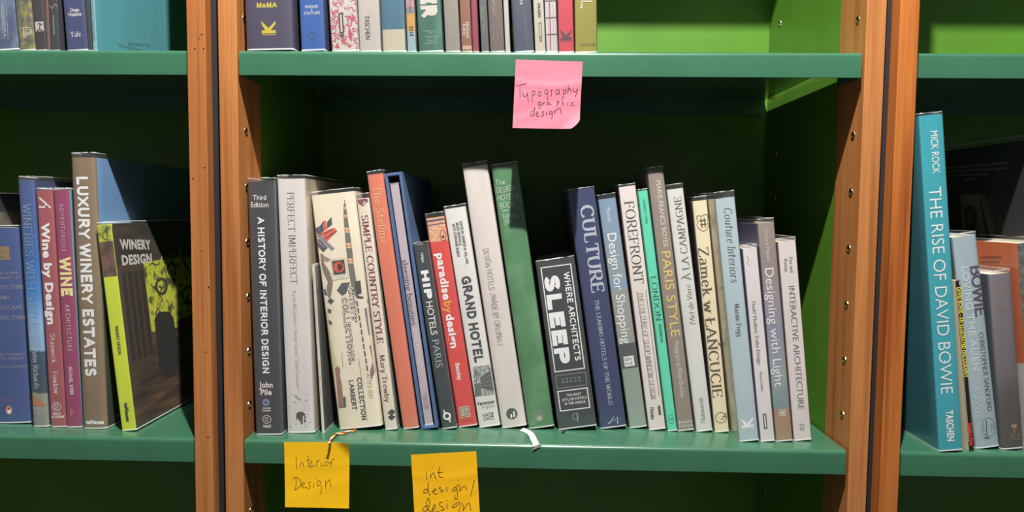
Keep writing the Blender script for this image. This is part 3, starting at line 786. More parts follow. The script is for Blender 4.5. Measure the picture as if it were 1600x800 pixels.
b = book(RW, 'short black hardback lettered PARIS beside the blue slipcase', (691, 671.5), (715, 668.5), (645.5, 384), (671, 380), spine='2f3a3c', right='8a5868', bul=.0024, pw=4, film=.003)
b.art = [V_('YPMA', .5, 394, 410, 4, WH, 's', .02, 'author_lettering'), V_('HIP', .5, 422, 466, 12, 'ffffff', 'b', 3.2), V_('HOTELS', .5, 470, 522, 10.5, WH, 's', .01), V_('PARIS', .5, 530, 573, 11, 'b9c0c0', 's', -.012),
    MPG([[(692 + 4 + 7 * math.cos(a * .5236) * (1 if a % 3 else 1.15), 650 + 7 * math.sin(a * .5236) * (1 if a % 3 else 1.15)) for a in range(12)]], 'f1efe6', 'publisher_emblem', 2) if 0 else DS(.48, 650, 6.4, 'f1efe6', 3.0), RC(.28, .38, 640, 645, 'f1efe6', 'publisher_emblem'), RC(.58, .68, 655, 660, 'f1efe6', 'publisher_emblem')]
b = book(RW, 'bright red hardback with white lettering paradisebydesign', (717, 668.5), (746.5, 665), (665, 342), (696, 340), spine='dd463e', right='b5616a', bul=.0022, pw=4, film=.006)
b.art = [RC(.02, .98, 341, 378, 'e0a684', 'spine_photograph', 1, lambda B: mottle('sunset_sky', 120, [(.3, 'd98a63'), (.55, 'e8b48f'), (.75, 'ecc5a4')], (1, 1, 3))), RC(.02, .98, 344, 347, '4e5570', 'spine_photograph', 2), RC(.02, .98, 351, 352.6, '56597a', 'spine_photograph', 2),
    DS(.78, 370, 5, '8a4150', 1.2, 9, 'spine_photograph', 3), DS(.78, 372, 2.2, '46262c', None, None, 'spine_photograph', 3), RC(.0, .06, 345, 640, '7a3038', 'cover_edge', 1),
    V_('paradise', .47, 396, 468, 12, 'ffffff', 's', .035), V_('by', .47, 470, 489, 12, 'e8a040', 's', .035), V_('design', .47, 490, 543, 12, 'ffffff', 's', .035), V_('Bensley', .47, 567, 594, 7, 'f6e4dc', 's', .03, 'author_lettering'),
    RC(.18, .72, 635, 652, 'cfc6b8', 'publisher_emblem', 1), FR(.22, .68, 636.5, 650.5, 1, '55463e'), DS(.45, 643.5, 5, '55463e', 1), DS(.45, 643.5, 2, '8a7a6c', None), H_('PERIPLUS', .5, 657, 21, 3.5, 'b8423a', 's', .02, 'publisher_name')]
b = book(RW, 'white hardback with black condensed lettering GRAND HOTEL and a grey street photograph', (749, 669), (782, 665.5), (694, 327.5), (729.5, 323), spine='e4e2de', bul=.0022, pw=5, film=.0035)
def hotel(B):
    for fn in [PG([(739, 573), (771, 569), (775, 616), (742, 620)], '8f9294', 'spine_photograph', 1, lambda B: mottle('grey_street_photo', 250, [(.3, '5f6365'), (.5, 'a5a8a8'), (.7, 'c8caca')])),
        PG([(750, 590), (771, 575), (775, 612), (752, 606)], '5c605f', 'spine_photograph', 2), LN([[(751, 594), (772, 583)], [(751.5, 599), (773, 592)], [(752, 603), (774, 601)]], .9, '8d9190', 'spine_photograph'),
        LN([[(744, 574), (745, 598)], [(741, 580), (748, 586)], [(744, 584), (740, 590)], [(763, 574), (766, 580)], [(760, 572), (770, 578)]], 1.0, '4f5353', 'spine_photograph'), PG([(742, 600), (750, 598), (753, 618), (742, 620)], '6b6f6d', 'spine_photograph', 2)]: fn(B)
b.art = [V_('EDITED BY JENNIFER M. VOLLAND,', .68, 347, 413, 4.4, '3c3e40', 'b', 1.8, 'author_lettering'), V_('BRUCE GRENVILLE,', .50, 348, 384, 4.4, '3c3e40', 'b', 1.8, 'author_lettering'), V_('WITH STEPHANIE REBICK', .32, 349, 400, 4.4, '3c3e40', 'b', 1.8, 'author_lettering'),
    V_('GRAND HOTEL', .5, 431, 565, 15.5, '3b4247', 'b', 2.5), hotel, H_('Vancouver', .5, 629, 28, 5.5, '3a3c3e', 's', .035, 'publisher_name'), H_('Artgallery', .6, 635, 22, 5, '8b8d8d', 's', -.01, 'publisher_name'),
    H_('HATJE', .52, 648, 17, 5.5, '3a3c3e', 's', .01, 'publisher_name'), H_('CANTZ', .52, 654, 17, 5.5, '3a3c3e', 's', .01, 'publisher_name')]
b = book(RW, 'tall off-white hardback with small hand lettering, round black emblem at its foot', (784.5, 670), (824, 668.5), (722.5, 263), (764, 259.5), spine='dfd6d0', bul=.0028, pw=4, film=.005)
b.art = [V_('DESIGN HOTELS', .44, 388, 452, 8, '6a6664', 'h', .8), V_('/MADE BY ORIGINALS', .44, 458, 540, 8, '6a6664', 'h', .8), DS(.48, 648, 9, '4b5450'), MPG([[(797.5, 647.5), (800, 646.5), (800.5, 653), (798, 653.5)], [(801.5, 642), (804, 642.5), (805, 651), (802.5, 651.5)]], 'f2ede6', 'publisher_emblem', 3)]
b = book(RW, 'tall mottled green hardback with white hand lettering near its top', (826, 671), (869, 670), (768, 263), (809, 261), spine='4d8350', bul=.004, pw=3.4, film=.004,
    spinemat=mottle('mottled_green_cloth', 22, [(.25, '3f7446'), (.5, '4f8a58'), (.68, '6d9f72'), (.8, '7cae58')], (1, 1, .8)), right='44704a')
b.art = [H_('The', .24, 285, 15, 8, 'e8efe6', 'h', .8), H_('DESIGN', .42, 296, 30, 8.5, 'e8efe6', 'h', .8), H_('HOTELS', .45, 308, 32, 8.5, 'e8efe6', 'h', .8), H_('BOOK', .40, 320, 23, 9, 'e8efe6', 'h', .8), LN([[(785, 329.5), (795, 328.5)]], .9, 'e8efe6'),
    H_('Edition', .42, 337.5, 20, 6.5, 'e8efe6', 'h', .8), H_('2011', .33, 346, 12, 6.5, 'e8efe6', 'h', .8), DS(.52, 650, 8.5, '68806c'), PG([(838, 652), (846, 648), (848, 656), (841, 658)], 'a9a79c', 'publisher_emblem', 3)]
b = book(RW, 'short wide black hardback with framed white lettering SLEEP', (873, 672.5), (936, 669), (837, 409), (897, 403), spine='33393b', right='2a2f31', bul=.0016, pw=6, film=.001)
b.art = [FR(.1, .9, 416, 580, 1.6, 'f0f0ee'), V_('SLEEP', .35, 431, 568, 24, 'ffffff', 'b', 3.0), V_('WHERE ARCHITECTS', .75, 428, 566, 9.5, 'f2f2f0', 'b', 1.9),
    FR(.1, .9, 585, 606, .9, '8b9496'), H_('ZZZZZ', .5, 594.5, 31, 7, '8b9496', 'w', .0), FR(.1, .9, 609.5, 642, 1.6, 'f0f0ee'),
    H_('THE MOST', .52, 618, 24, 4.2, WH, 'b', 2.0, 'subtitle'), H_('STYLISH HOTELS', .52, 624.5, 39, 4.2, WH, 'b', 2.0, 'subtitle'), H_('IN THE WORLD', .52, 631, 33, 4.2, WH, 'b', 2.0, 'subtitle'),
    DS(.48, 652.5, 5.2, '9aa6a2', .9), LN([[(901.3, 644), (903, 660)]], 1, '9aa6a2', 'publisher_emblem')]
b = book(RW, 'dark blue hardback with large silver lettering CULTURE', (938, 671), (980, 670.5), (887, 298.5), (930.5, 292.5), spine='2a3464', right='243a64', bul=.0038, pw=3.6, film=.0015)
b.art = [V_('CULTURE', .62, 321, 457, 19, 'b8c0cc', 'r', 2.3), V_('THE LEADING HOTELS OF THE WORLD', .52, 468, 634, 6, 'c4ccd8', 'r', 1.6, 'subtitle'),
    LN([[(950, 660), (951, 662), (955, 658), (959, 651), (959, 658), (965, 651), (965, 662)]], 1.3, 'cfe0da', 'publisher_emblem')]
b = book(RW, 'blue-grey hardback with white lettering Design for Shopping', (984, 670), (1012, 669), (934.5, 312.5), (964, 308.5), spine='8f9a9a', bul=.0024, pw=4, film=.006, right='a89088',
    spinemat=gradz('steel_blue_to_grey', 0, .27, [(0, '97a89c'), (.35, '8f9b93'), (.5, '9a9c98'), (.64, '989c9a'), (.66, '7f9fc0'), (.7, '8fa0a6'), (1, '7f9cb8')], nz=.02))
b.art = [V_('Manuelli', .5, 325, 347, 6, 'e6ebee', 's', .0, 'author_lettering'), V_('Design for Shopping', .5, 364, 536, 14, 'ffffff', 's', .0), RC(.2, .78, 556, 572, 'e4e6e2', 'publisher_emblem'),
    RC(.0, 1, 536, 575, '4b5254', 'spine_band', 0), LN([[(x - 17, y) for x, y in l] for l in [[(994, 560), (997, 559.5), (997, 563), (994, 563.5), (994, 560)], [(999, 559), (999, 563)], [(1001, 559), (1004, 562.5)], [(994.5, 566), (994.5, 570)], [(997, 566), (1000, 569.5)], [(1002, 565.5), (1004.5, 565.5), (1002, 569), (1005, 569)]]], 1.1, '4b5254', 'publisher_emblem')]
b = book(RW, 'white hardback with black serif lettering FOREFRONT', (1014.5, 673), (1042, 671.5), (966.5, 293), (993.5, 290), spine='e6dcd6', left='7c3a44', bul=.0014, pw=6, film=.003)
b.art = [V_('FOREFRONT', .5, 314, 442, 14.5, '3c3c40', 'r', 1.3), V_('THE CULTURE OF SHOP WINDOW DESIGN', .5, 456, 624, 7.6, '4a4a4c', 'i', .9, 'subtitle'),
    LN([[(995, 455), (1018, 624)], [(1009, 453), (1030, 618)]], .8, '55524e'), V_('FRAM3', .3, 636, 655, 6, '38383a', 'b', 1.8, 'publisher_name'), RC(.68, .84, 635, 650, '5c5c5a', 'publisher_emblem')]
b = book(RW, 'thin mint green hardback lettered LONDON MINIMUM', (1044, 674.5), (1058.5, 673.5), (997, 299), (1013, 298), spine='5fdcb8', right='66cdb0', bul=.0012, pw=5, film=.002)
b.art = [V_('HERBERT YPMA', .5, 312, 350, 3.6, '3d6a5c', 'r', 1.3, 'author_lettering'), V_('LONDON', .5, 430, 500, 8.5, '3a5c52', 'r', 1.3), V_('MINIMUM', .55, 505, 534, 4, '3d6a5c', 'r', 1.4), DS(.5, 652, 4.2, '3d9a80', .8), DS(.5, 658, 4.2, '3d9a80', .8)]
b = book(RW, 'tall taupe hardback with gold lettering PARIS STYLE', (1060, 674.5), (1087, 674), (1012, 272.5), (1038, 270), spine='96887c', bul=.003, pw=4, film=.008)
b.art = [V_('MARIE-FRANCE BOYER', .6, 283, 386, 7.5, 'eae6dc', 's', -.005, 'author_lettering'), V_('PARIS STYLE', .55, 392, 525, 14, 'e8cf6a', 's', .0), V_('Photographs by Philippe Girardeau', .55, 533, 621, 6.6, 'e4e0d6', 's', .0, 'author_lettering'),
    H_('Weidenfeld', .54, 660, 24, 4.6, 'eeeadf', 'r', 1.4, 'publisher_name'), H_('& Nicolson', .54, 666, 22, 4.6, 'eeeadf', 'r', 1.4, 'publisher_name')]
b = book(RW, 'pale grey hardback whose black lettering LA CAMPAGNE reads upwards', (1088.5, 675.5), (1113.5, 675.5), (1042, 297), (1070.5, 294), spine='dcdcd8', right='37577c', bul=.0028, pw=4, film=.006)
b.art = [V_('À LA CAMPAGNE', .57, 308, 438, 11, '55544f', 'r', 1.2, up=True), V_("l'Art de Vivre", .57, 444, 507, 8, '5f5e58', 'i', .9, 'subtitle', up=True), V_('Flammarion', .47, 622, 662, 7, '66655f', 'r', 1.0, 'publisher_name', up=True)]
b = book(RW, 'cream hardback with brown lettering Zamek and a shield emblem', (1117.5, 676.5), (1143.5, 675.5), (1082, 315), (1106, 311.5), spine='ecdfbe', left='8d8272', right='d8c8a8', bul=.0026, pw=4, film=.0055)
b.art = [V_('Zamek w ŁAŃCUCIE', .42, 385, 620, 15, '5c5138', 'r', 1.7), LN([[(1088, 339), (1092, 337), (1096, 338), (1101, 335), (1106, 337), (1105, 346), (1107, 352), (1104, 358), (1099, 361), (1093, 358), (1089, 352), (1091, 346), (1088, 339)]], .8, '5c5138', 'shield_emblem', 3, True),
    LN([[(1095, 341), (1097, 356)], [(1100, 340), (1102, 355)], [(1093, 345), (1103, 344)], [(1094, 351), (1104, 350)]], 1.8, '5c5138', 'shield_emblem'),
    DS(.5, 653, 9, '6a6048', 1), LN([[(1126, 655), (1129, 655), (1132, 648), (1134, 645), (1134, 657)], [(1128, 651), (1136, 650)]], 1, '6a6048', 'publisher_emblem')]
b = book(RW, 'pale duck-egg blue hardback with cursive lettering Couture Interiors', (1156, 691), (1186.5, 690), (1117.5, 311.5), (1150.5, 307.5), spine='b6c9cf', left='cbbfa8', bul=.0024, pw=4, film=.008)
b.art = [V_('Couture Interiors', .58, 325, 440, 12.5, '4f5a62', 'i', 1.1), V_('Marnie Fogg', .55, 473, 524, 7.5, '47515a', 'r', 1.4, 'author_lettering'), W_K(.48, 653, 671, 9.5, 'f2f4f2')]
b = book(RW, 'small narrow white paperback lettered with a toilet design title', (1189, 691), (1211.5, 689), (1160.5, 389.5), (1184, 387), spine='e2dcdc', left='6f6a9c', bul=.0008, pw=7, film=.0045)
b.art = [V_('Flush! Modern Toilet Design', .42, 470, 568, 6, '8a8486', 's', .0), V_('Wenz-Gahler', .45, 579, 611, 4.4, '9a9496', 's', .0, 'author_lettering'), RC(.3, .56, 646, 670, '55555a', 'publisher_emblem'), RC(.38, .48, 648, 668, 'd8d4d2', 'publisher_emblem', 2), LN([[(1166, 400), (1170, 404), (1167, 410), (1171, 414)]], .8, 'c99a9a')]
b = book(RW, 'grey-brown hardback with white lettering Designing with Light', (1213.5, 691), (1240, 689), (1184, 350), (1211, 347.5), spine='9a8c86', left='6a6a96', bul=.0026, pw=4, film=.0055,
    spinemat=gradz('taupe_lilac_blue', 0, .26, [(0, 'ab8c70'), (.145, 'a88a6c'), (.155, '7f9298'), (.3, '93a3a6'), (.5, '8c90a4'), (.66, '97909c'), (.8, '948884'), (1, 'a09086')], nz=.03))
b.art = [V_('Victoria Meyers', .48, 358, 408, 6.5, 'dcd4d0', 's', .0, 'author_lettering'), V_('Designing with Light', .46, 418, 603, 13.5, 'ece8e6', 's', .0), RC(.3, .72, 639, 650, 'cfc6b2', 'publisher_emblem'), FR(.36, .66, 640.5, 648.5, .8, '77756c')]
b = book(RW, 'white paperback lettered INTERACTIVE ARCHITECTURE, rightmost of its shelf', (1241, 689.5), (1267.5, 687), (1215.5, 379), (1246, 375.5), spine='ded6d4', left='8a5a4a', bul=.0008, pw=7, film=.005)
b.art = [H_('', .5, 0, 0, 0, WH) if 0 else V_('Fox and', .66, 402, 425, 5.5, '7c7676', 's', .0, 'author_lettering'), V_('Kemp', .36, 404, 423, 5.5, '7c7676', 's', .0, 'author_lettering'), V_('INTERACTIVE ARCHITECTURE', .56, 446, 639, 9.5, '716b6c', 's', -.005),
    LN([[(1249, 664), (1252, 662), (1256, 664), (1256, 671), (1249, 671)], [(1251, 665), (1251, 670)], [(1254, 665), (1254, 670)]], .8, '6c6c68', 'publisher_emblem')]

# ------------------------------------------------------------------ middle shelf of the left bookcase
K = 0.98; RW = 'lower left shelf'
b = book(RW, 'tall dark book cut off by the left edge of the picture', (-60, 663), (-20, 663), (-76, 301), (-40, 301), spine='26282c', right='14161a', W=.22, film=.001)
b.art = [CV([[(-34, 331), (30, 331), (30, 500), (-34, 500)]], '6c6250', mat=lambda B: mottle('dim_street_photo', 60, [(.35, '2a2824'), (.5, '5c5344'), (.7, '8a8070')]))]
b = book(RW, 'thick blue paperback with orange oval bird logo at the foot', (-13, 662), (49, 662.5), (-34, 357), (34, 358), spine='3a528e', right='3c5690', bul=.0055, pw=2.6, film=.003)
TX = 'b3a9a4'
b.art = [RC(.44, .72, 386, 407, '9a7c4c', 'gold_emblem', 2, lambda B: mottle('gold_pattern', 500, [(.4, '5c5a60'), (.55, 'a8864e')])), H_('PENGUIN', .53, 427, 46, 3.6, TX, 'r', 1.1), H_('DICTIONARY OF', .52, 434.5, 52, 3.8, TX, 'r', 1.1),
    H_('ARCHITECTURE', .52, 449, 66, 6, TX, 'r', 1.1), H_('AND', .52, 465, 16, 6, TX, 'r', 1.1), H_('LANDSCAPE', .53, 480.5, 54, 6, TX, 'r', 1.1), H_('ARCHITECTURE', .52, 496.5, 64, 6, TX, 'r', 1.1),
    H_('JOHN FLEMING', .52, 554, 52, 4, 'a5a2b0', 'r', 1.2, 'author_lettering'), H_('HUGH HONOUR', .52, 560, 50, 4, 'a5a2b0', 'r', 1.2, 'author_lettering'), H_('NIKOLAUS PEVSNER', .52, 573, 60, 4, 'a5a2b0', 'r', 1.2, 'author_lettering'), H_('Fifth Edition', .45, 625, 26, 4, 'a8707c', 'r', 1.2, 'small_print'),
    DS(.45, 641.5, 5.2, 'e2764c', None, 7.2), DS(.45, 641.5, 4.2, 'f0e2d4', .8, 6.2, layer=3), DS(.45, 643, 2.4, 'f4efe8', None, 4, layer=4), DS(.45, 638.6, 1.7, '26242a', None, 2.2, layer=5)]
b = book(RW, 'blue hardback with a mountain photograph and pale lettering WINERIES WITH STYLE', (52, 667.5), (77.5, 667.5), (28, 282), (51, 282), spine='35629c', right='2c3a68', bul=.003, pw=4, film=.005, W=.24,
    spinemat=gradz('mountain_sky', 0, .31, [(0, '8e9088'), (.135, '9a9a8c'), (.14, '3a4a5c'), (.22, '2f4a62'), (.3, '34506a'), (.305, '8fb0d0'), (.42, '8ab4dc'), (.52, '3a84cc'), (.66, '2a68b0'), (.8, '3a5c9a'), (1, '465a8e')], nz=.03))
b.art = [V_('WINERIES WITH STYLE', .46, 317, 511, 13, '9db4cc', 'r', .8), V_('Peter Richards', .42, 543, 606, 8, 'dfe8ee', 'r', 1.2, 'author_lettering'),
    PG([(50.5, 616), (58, 622), (66, 630), (76, 634), (76, 634), (51.5, 634)], 'c8794e', 'spine_photograph', 2), H_('MICHELE', .45, 638, 22, 4, 'c8c6b8', 'r', 1.2, 'small_print'), H_('BAZLEY', .45, 644.5, 20, 4, 'c8c6b8', 'r', 1.2, 'small_print')]
b = book(RW, 'dusty red hardback with white lettering Wine by Design', (80, 668), (103, 667.5), (56.5, 298), (83, 297), spine='a8545a', right='9c4a52', bul=.002, pw=5, film=.003)
b.art = [LN([[(61, 323), (69.5, 324), (72, 318), (79, 325)], [(62, 309.5), (72, 318)]], 2.4, 'ffffff', 'printed_logo'), DS(.16, 309, 1.8, 'e8dcd8', .5), V_('Wine by Design', .46, 347, 505, 12.5, 'ffffff', 's', .045), V_('Stanwick', .48, 520, 566, 7.5, 'f4e8e4', 'r', 1.4, 'author_lettering'), V_('Fowlow', .5, 579, 615, 8, 'f4e8e4', 'r', 1.4, 'author_lettering'),
    DS(.45, 635, 7.3, 'f0e4e0', .9), V_('W', .44, 629, 641, 8, 'f0e4e0', 'r', 1.0, 'publisher_emblem'), H_('WILEY-', .45, 646, 15, 3.6, 'f4e8e4', 's', .03, 'publisher_name'), H_('ACADEMY', .5, 651, 22, 4, 'f4e8e4', 's', .03, 'publisher_name')]
b = book(RW, 'magenta hardback with yellow lettering WINE', (105, 668.5), (127, 668.5), (84, 297.5), (107.5, 297), spine='9c3a66', right='7fa8bc', bul=.002, pw=5, film=.003)
b.art = [V_('ADVENTUROUS', .5, 318, 391, 6.5, 'd8b0c0', 'w', -.005), V_('WINE', .52, 400, 461, 19, 'f4e6a0', 'b', 2.7), V_('ARCHITECTURE', .52, 474, 547, 7.5, 'e4c8d0', 'w', -.005, 'subtitle'), V_('MICHAEL WEBB', .48, 572, 616, 6, 'f0dfe4', 'b', 1.9, 'author_lettering'), LN([[(110, 638), (112, 650)], [(111, 640), (115, 641), (114, 645), (111, 645)]], .8, 'd8a0b8', 'publisher_emblem')]
b = book(RW, 'tall brown hardback with bold white lettering LUXURY WINERY ESTATES and blue sky on its front', (129.5, 670.5), (165, 670), (110, 246.5), (150, 246.5), spine='8a7458', right='5f8dc4', bul=.0042, pw=3.2, film=.006, W=.272,
    rightmat=gradz('sky_over_vines', 0, .33, [(0, '2c3020'), (.3, '38402a'), (.42, '3c4a34'), (.5, '4e78b4'), (.8, '6a98cc'), (1, '7aa4d4')], nz=.05))
b.art = [V_('LUXURY WINERY ESTATES', .45, 276, 586, 19, 'ffffff', 'b', 2.5), H_('teNeues', .52, 659, 29, 6.5, 'f4f0ea', 's', .055, 'publisher_name'), DS(.5, 634, 9, '9a8262', .7),
    CT('LUXURY', (216, 343), (271, 345), 9.5, '8c8a6c', 'r', 's', .03), CT('te', (180, 652), (187, 650), 5, 'b8b4a8', 'r', 's', .02)]
b = book(RW, 'black book with yellow spine, its front lettered WINERY DESIGN facing right', (191, 674), (214, 673), (151, 352), (175.5, 351.5), spine='d3e22c', right='30261f', bul=.0012, pw=7, film=.003, W=.262)
def winery(B):
    dk = lambda B: mottle('dark_beamed_ceiling', 45, [(.3, '1d1713'), (.55, '3a2c22'), (.75, '5a4634')], (1, .4, 1))
    yl = lambda B: mottle('yellow_painted_wall', 42, [(.28, '1c1a10'), (.38, '5e6420'), (.46, 'c6cc2a'), (.56, 'dbe043'), (.62, '8a9222'), (.7, '2a2814'), (.8, 'b8c030')], (1, 1, 1.2))
    fl = lambda B: mottle('dark_wood_floor', 40, [(.3, '241a14'), (.5, '4c3420'), (.7, '7a5632')], (1, .35, 3))
    CV([[(0.0, .985), (1, .985), (1, .80), (0, .80)]], '', mat=dk, px=False)(B)
    CV([[(.22, .80), (1, .86), (1, .38), (.22, .44)]], '', mat=yl, px=False)(B)
    CV([[(0, .44), (.22, .44), (1, .38), (1, .0), (0, .0)]], '', mat=fl, px=False, layer=1)(B)
    CV([[(0.0, .80), (.22, .80), (.22, .30), (0, .26)]], '4a3526', px=False, layer=2)(B)
    CV([[(.03 + .05 * i, .76), (.06 + .05 * i, .76), (.06 + .05 * i, .33), (.03 + .05 * i, .33)] for i in range(4)], '231a16', px=False, layer=3)(B)
    CV([[(.48, .46), (.66, .47), (.66, .39), (.48, .38)], [(.69, .48), (.95, .49), (.95, .40), (.69, .39)]], '4c2a20', px=False, layer=3)(B)
    CV([[(.26, .50), (.3, .53), (.40, .52), (.44, .48), (.45, .26), (.4, .17), (.3, .18), (.25, .25)]], '1d1614', name='printed_armchair', px=False, layer=4)(B)
    r = random.Random(21); Sd = []; Sy = []
    for k in range(46):
        cx, cz = r.uniform(.25, .97), r.uniform(.48, .83); a0 = r.uniform(0, 6.28); rad = r.uniform(.015, .06); wd_ = r.uniform(.004, .013); n = r.randint(3, 6)
        for i in range(n):
            a, c = a0 + i * .5, a0 + (i + 1) * .5; g = lambda t, q: (cx + q * math.cos(t), cz + .8 * q * math.sin(t))
            (Sd if k % 3 else Sy).append([g(a, rad), g(c, rad), g(c, rad - wd_), g(a, rad - wd_)])
    CV(Sd, '33341a', px=False, layer=3)(B); CV(Sy, 'e6e86a', px=False, layer=3)(B)
    rg = lambda cx, cz, r, w: [[(cx + r * math.cos(a * .5236), cz + r * .8 * math.sin(a * .5236)), (cx + r * math.cos((a + 1) * .5236), cz + r * .8 * math.sin((a + 1) * .5236)), (cx + (r - w) * math.cos((a + 1) * .5236), cz + (r - w) * .8 * math.sin((a + 1) * .5236)), (cx + (r - w) * math.cos(a * .5236), cz + (r - w) * .8 * math.sin(a * .5236))] for a in range(12)]
    CV(rg(.62, .58, .07, .02) + rg(.36, .66, .06, .02) + rg(.85, .72, .08, .025) + rg(.48, .74, .05, .015), '2a2a14', px=False, layer=3)(B)
b.art = [RC(.0, 1, 353, 378, '', 'spine_photograph', 1, lambda B: mottle('yellow_wall_detail', 60, [(.3, '3c4020'), (.45, 'b8c034'), (.6, 'd8dc50'), (.75, '46422a')])), RC(0, 1, 378, 432, '', 'spine_photograph', 1, lambda B: mottle('brown_wood_detail', 60, [(.3, '3a2a22'), (.6, '7c5646')])), DS(.5, 369, 4.5, '2e3426', 1.4, 7, 'spine_photograph', 3),
    V_('WINERY DESIGN', .5, 508, 553, 5.2, '4a4a24', 's', .02), V_('teNeues', .5, 629, 659, 6.2, '33331c', 's', .05, 'publisher_name'), winery,
    CT('WINERY', (188, 389), (236, 389), 15, 'd8d4d0', 'r', 's', .045), CT('DESIGN', (191, 414), (238, 410), 15, 'd8d4d0', 'r', 's', .045)]

# ------------------------------------------------------------------ middle shelf of the right bookcase
K = 0.96; RW = 'lower right shelf'
b = book(RW, 'tall thick cyan hardback with thin white lettering THE RISE OF, against the pine post', (1468, 707.5), (1510.5, 708), (1436, 181.5), (1469.5, 178), spine='22a3b2', left='1b7d8c', bul=.0018, pw=5, film=.003, W=.29)
b.art = [V_('MICK ROCK', .58, 206, 271, 11, 'f2f8f8', 's', .0, 'author_lettering'), V_('THE RISE OF DAVID BOWIE', .48, 292, 616, 19, 'f6fbfb', 's', -.008), DS(.46, 564, 1.2, 'f6fbfb'), V_('TASCHEN', .52, 643, 692, 10.5, 'f6fbfb', 's', .03, 'publisher_name')]
b = book(RW, 'thin black booklet with yellow lettering ILLUSTRATED DISCOGRAPHY', (1514.5, 704.5), (1524, 704.5), (1493, 439), (1502.5, 440), spine='1c1a18', left='d8ccb0', bul=.0005, filmy=False, W=.20, gap=.0007)
b.art = [RC(0, .9, 440, 447, 'c8ac7c', 'spine_end'), V_('DAVID BOWIE – AN ILLUSTRATED DISCOGRAPHY'.replace('–', '-'), .6, 450, 590, 5.5, 'd8c838', 's', .03), V_('Omnibus Press', .6, 661, 697, 5.5, 'e03a2c', 's', .05, 'publisher_name'), RC(.04, .14, 450, 690, 'b8a67c', 'page_edge')]
b = book(RW, 'pale blue-grey hardback with purple block lettering BOWIE', (1526, 702), (1562, 702), (1489, 372), (1530.5, 372), spine='a3b7be', left='59626a', bul=.004, pw=3, film=.004)
b.art = [V_('BOWIE', .80, 419, 497, 15, '4f3c5c', 'm', 2.0), V_('LOVING THE ALIEN', .36, 418, 580, 10, 'd5dee2', 's', .0, 'subtitle'), V_('CHRISTOPHER SANDFORD', .72, 522, 645, 6.8, '55485e', 'm', 1.25, 'author_lettering'), V_('BOWIE', .3, 605, 655, 10, 'bccad0', 's', .0, 'subtitle'),
    DS(.6, 670, 11, '6c7a82', .7, 15), H_('L B', .6, 670, 18, 9, '5f6b73', 'r', 1.0, 'publisher_emblem'), LN([[(1541, 657), (1542, 686)], [(1537, 684), (1547, 684)]], 1.6, '4a545c', 'publisher_emblem')]
b = book(RW, 'small grey-brown hardback with faint gold lettering between pale blue and orange books', (1567, 703.5), (1602, 703), (1546, 430), (1581, 428), spine='6c6468', left='4e5860', bul=.0035, pw=3, film=.0045, spinemat=gradz('dusky_brown', 0, .2, [(0, '45413e'), (.3, '4c4644'), (.45, '6a6266'), (1, '77707a')], nz=.1))
b.art = [H_('Why', .35, 443, 12, 6, '9c7c50', 'r', 1.0), H_('Bowie', .42, 452.5, 17, 6, '9c7c50', 'r', 1.0), H_('Matters', .5, 459.5, 23, 6, '9c7c50', 'r', 1.0), H_('Will', .45, 476, 12, 6, '9c7c50', 'r', 1.0, 'author_lettering'), H_('Brooker', .5, 483, 22, 6, '9c7c50', 'r', 1.0, 'author_lettering'),
    DS(.6, 667, 4.6, 'a08458', None, 3.2), RC(.58, .62, 669, 679, 'a08458', 'publisher_emblem'), H_('WILLIAM', .62, 682, 17, 3.6, 'a08458', 'r', 1.2, 'publisher_name'), H_('COLLINS', .62, 687.5, 17, 3.6, 'a08458', 'r', 1.2, 'publisher_name')]
b = book(RW, 'orange hardback with dark photograph on its spine at the right edge of the picture', (1612, 701), (1652, 701), (1590, 381), (1630, 379), spine='4c4c48', left='e0743c', bul=.001, pw=6, film=.004, W=.20,
    spinemat=mottle('grainy_stage_photo', 160, [(.3, '3a3a38'), (.55, '5e5e5a'), (.75, '8a8a84')]))
b.art = [CV([[(1570, 568), (1603, 568), (1613, 702), (1570, 690)]], 'd8d6d2', 'l'), CT('of eyewitnesses to', (1534, 403), (1565, 403), 3.6, '5a2c1c', 'l', 's', .02), CT('world David Bowie', (1534, 410.5), (1563, 411), 3.6, '5a2c1c', 'l', 's', .02)]
b = book(RW, 'very tall black book at the far right edge, back board towards the orange book', (1664, 704), (1700, 704), (1634, 214), (1672, 212), spine='1c1c1f', left='111114', bul=.002, film=.006, W=.27)
GY = 'b4aea4'
b.art = [CT('extraordinary photographs. Ziggy Stardust blazed briefly', (1478, 263.5), (1575, 256), 3.5, GY, 'l', 's', .01), CT("and I am delighted to see his life and times as a rock'n'roll", (1476, 270), (1574, 264), 3.5, GY, 'l', 's', .01),
    CT('are encapsulated in this beautiful book.', (1483, 276.5), (1546, 273), 3.5, GY, 'l', 's', .01), CT('David Bowie', (1505, 282), (1524, 281), 3.5, GY, 'l', 's', .01),
    CV([[(1488, 304), (1553, 302), (1558, 372), (1488, 372)]], '2e2a2a', 'l', 'back_cover_photograph', 1), CV([[(1501, 304), (1529, 303), (1540, 372), (1504, 372)]], '8a7a70', 'l', 'back_cover_photograph', 2),
    CV([[(1505, 330), (1511, 321), (1519, 321), (1526, 329), (1528, 342), (1524, 352), (1531, 372), (1503, 372), (1511, 352), (1507, 345)]], '5a2e22', 'l', 'back_cover_photograph', 3), CV([[(1512, 334), (1519, 334), (1520, 346), (1515, 350), (1511, 344)]], '7c5242', 'l', 'back_cover_photograph', 4),
    CV([[(1531, 303), (1534, 303), (1552, 368), (1548, 370)], [(1536, 303), (1538, 303), (1556, 368), (1554, 369)]], '77716a', 'l', 'back_cover_photograph', 3)]

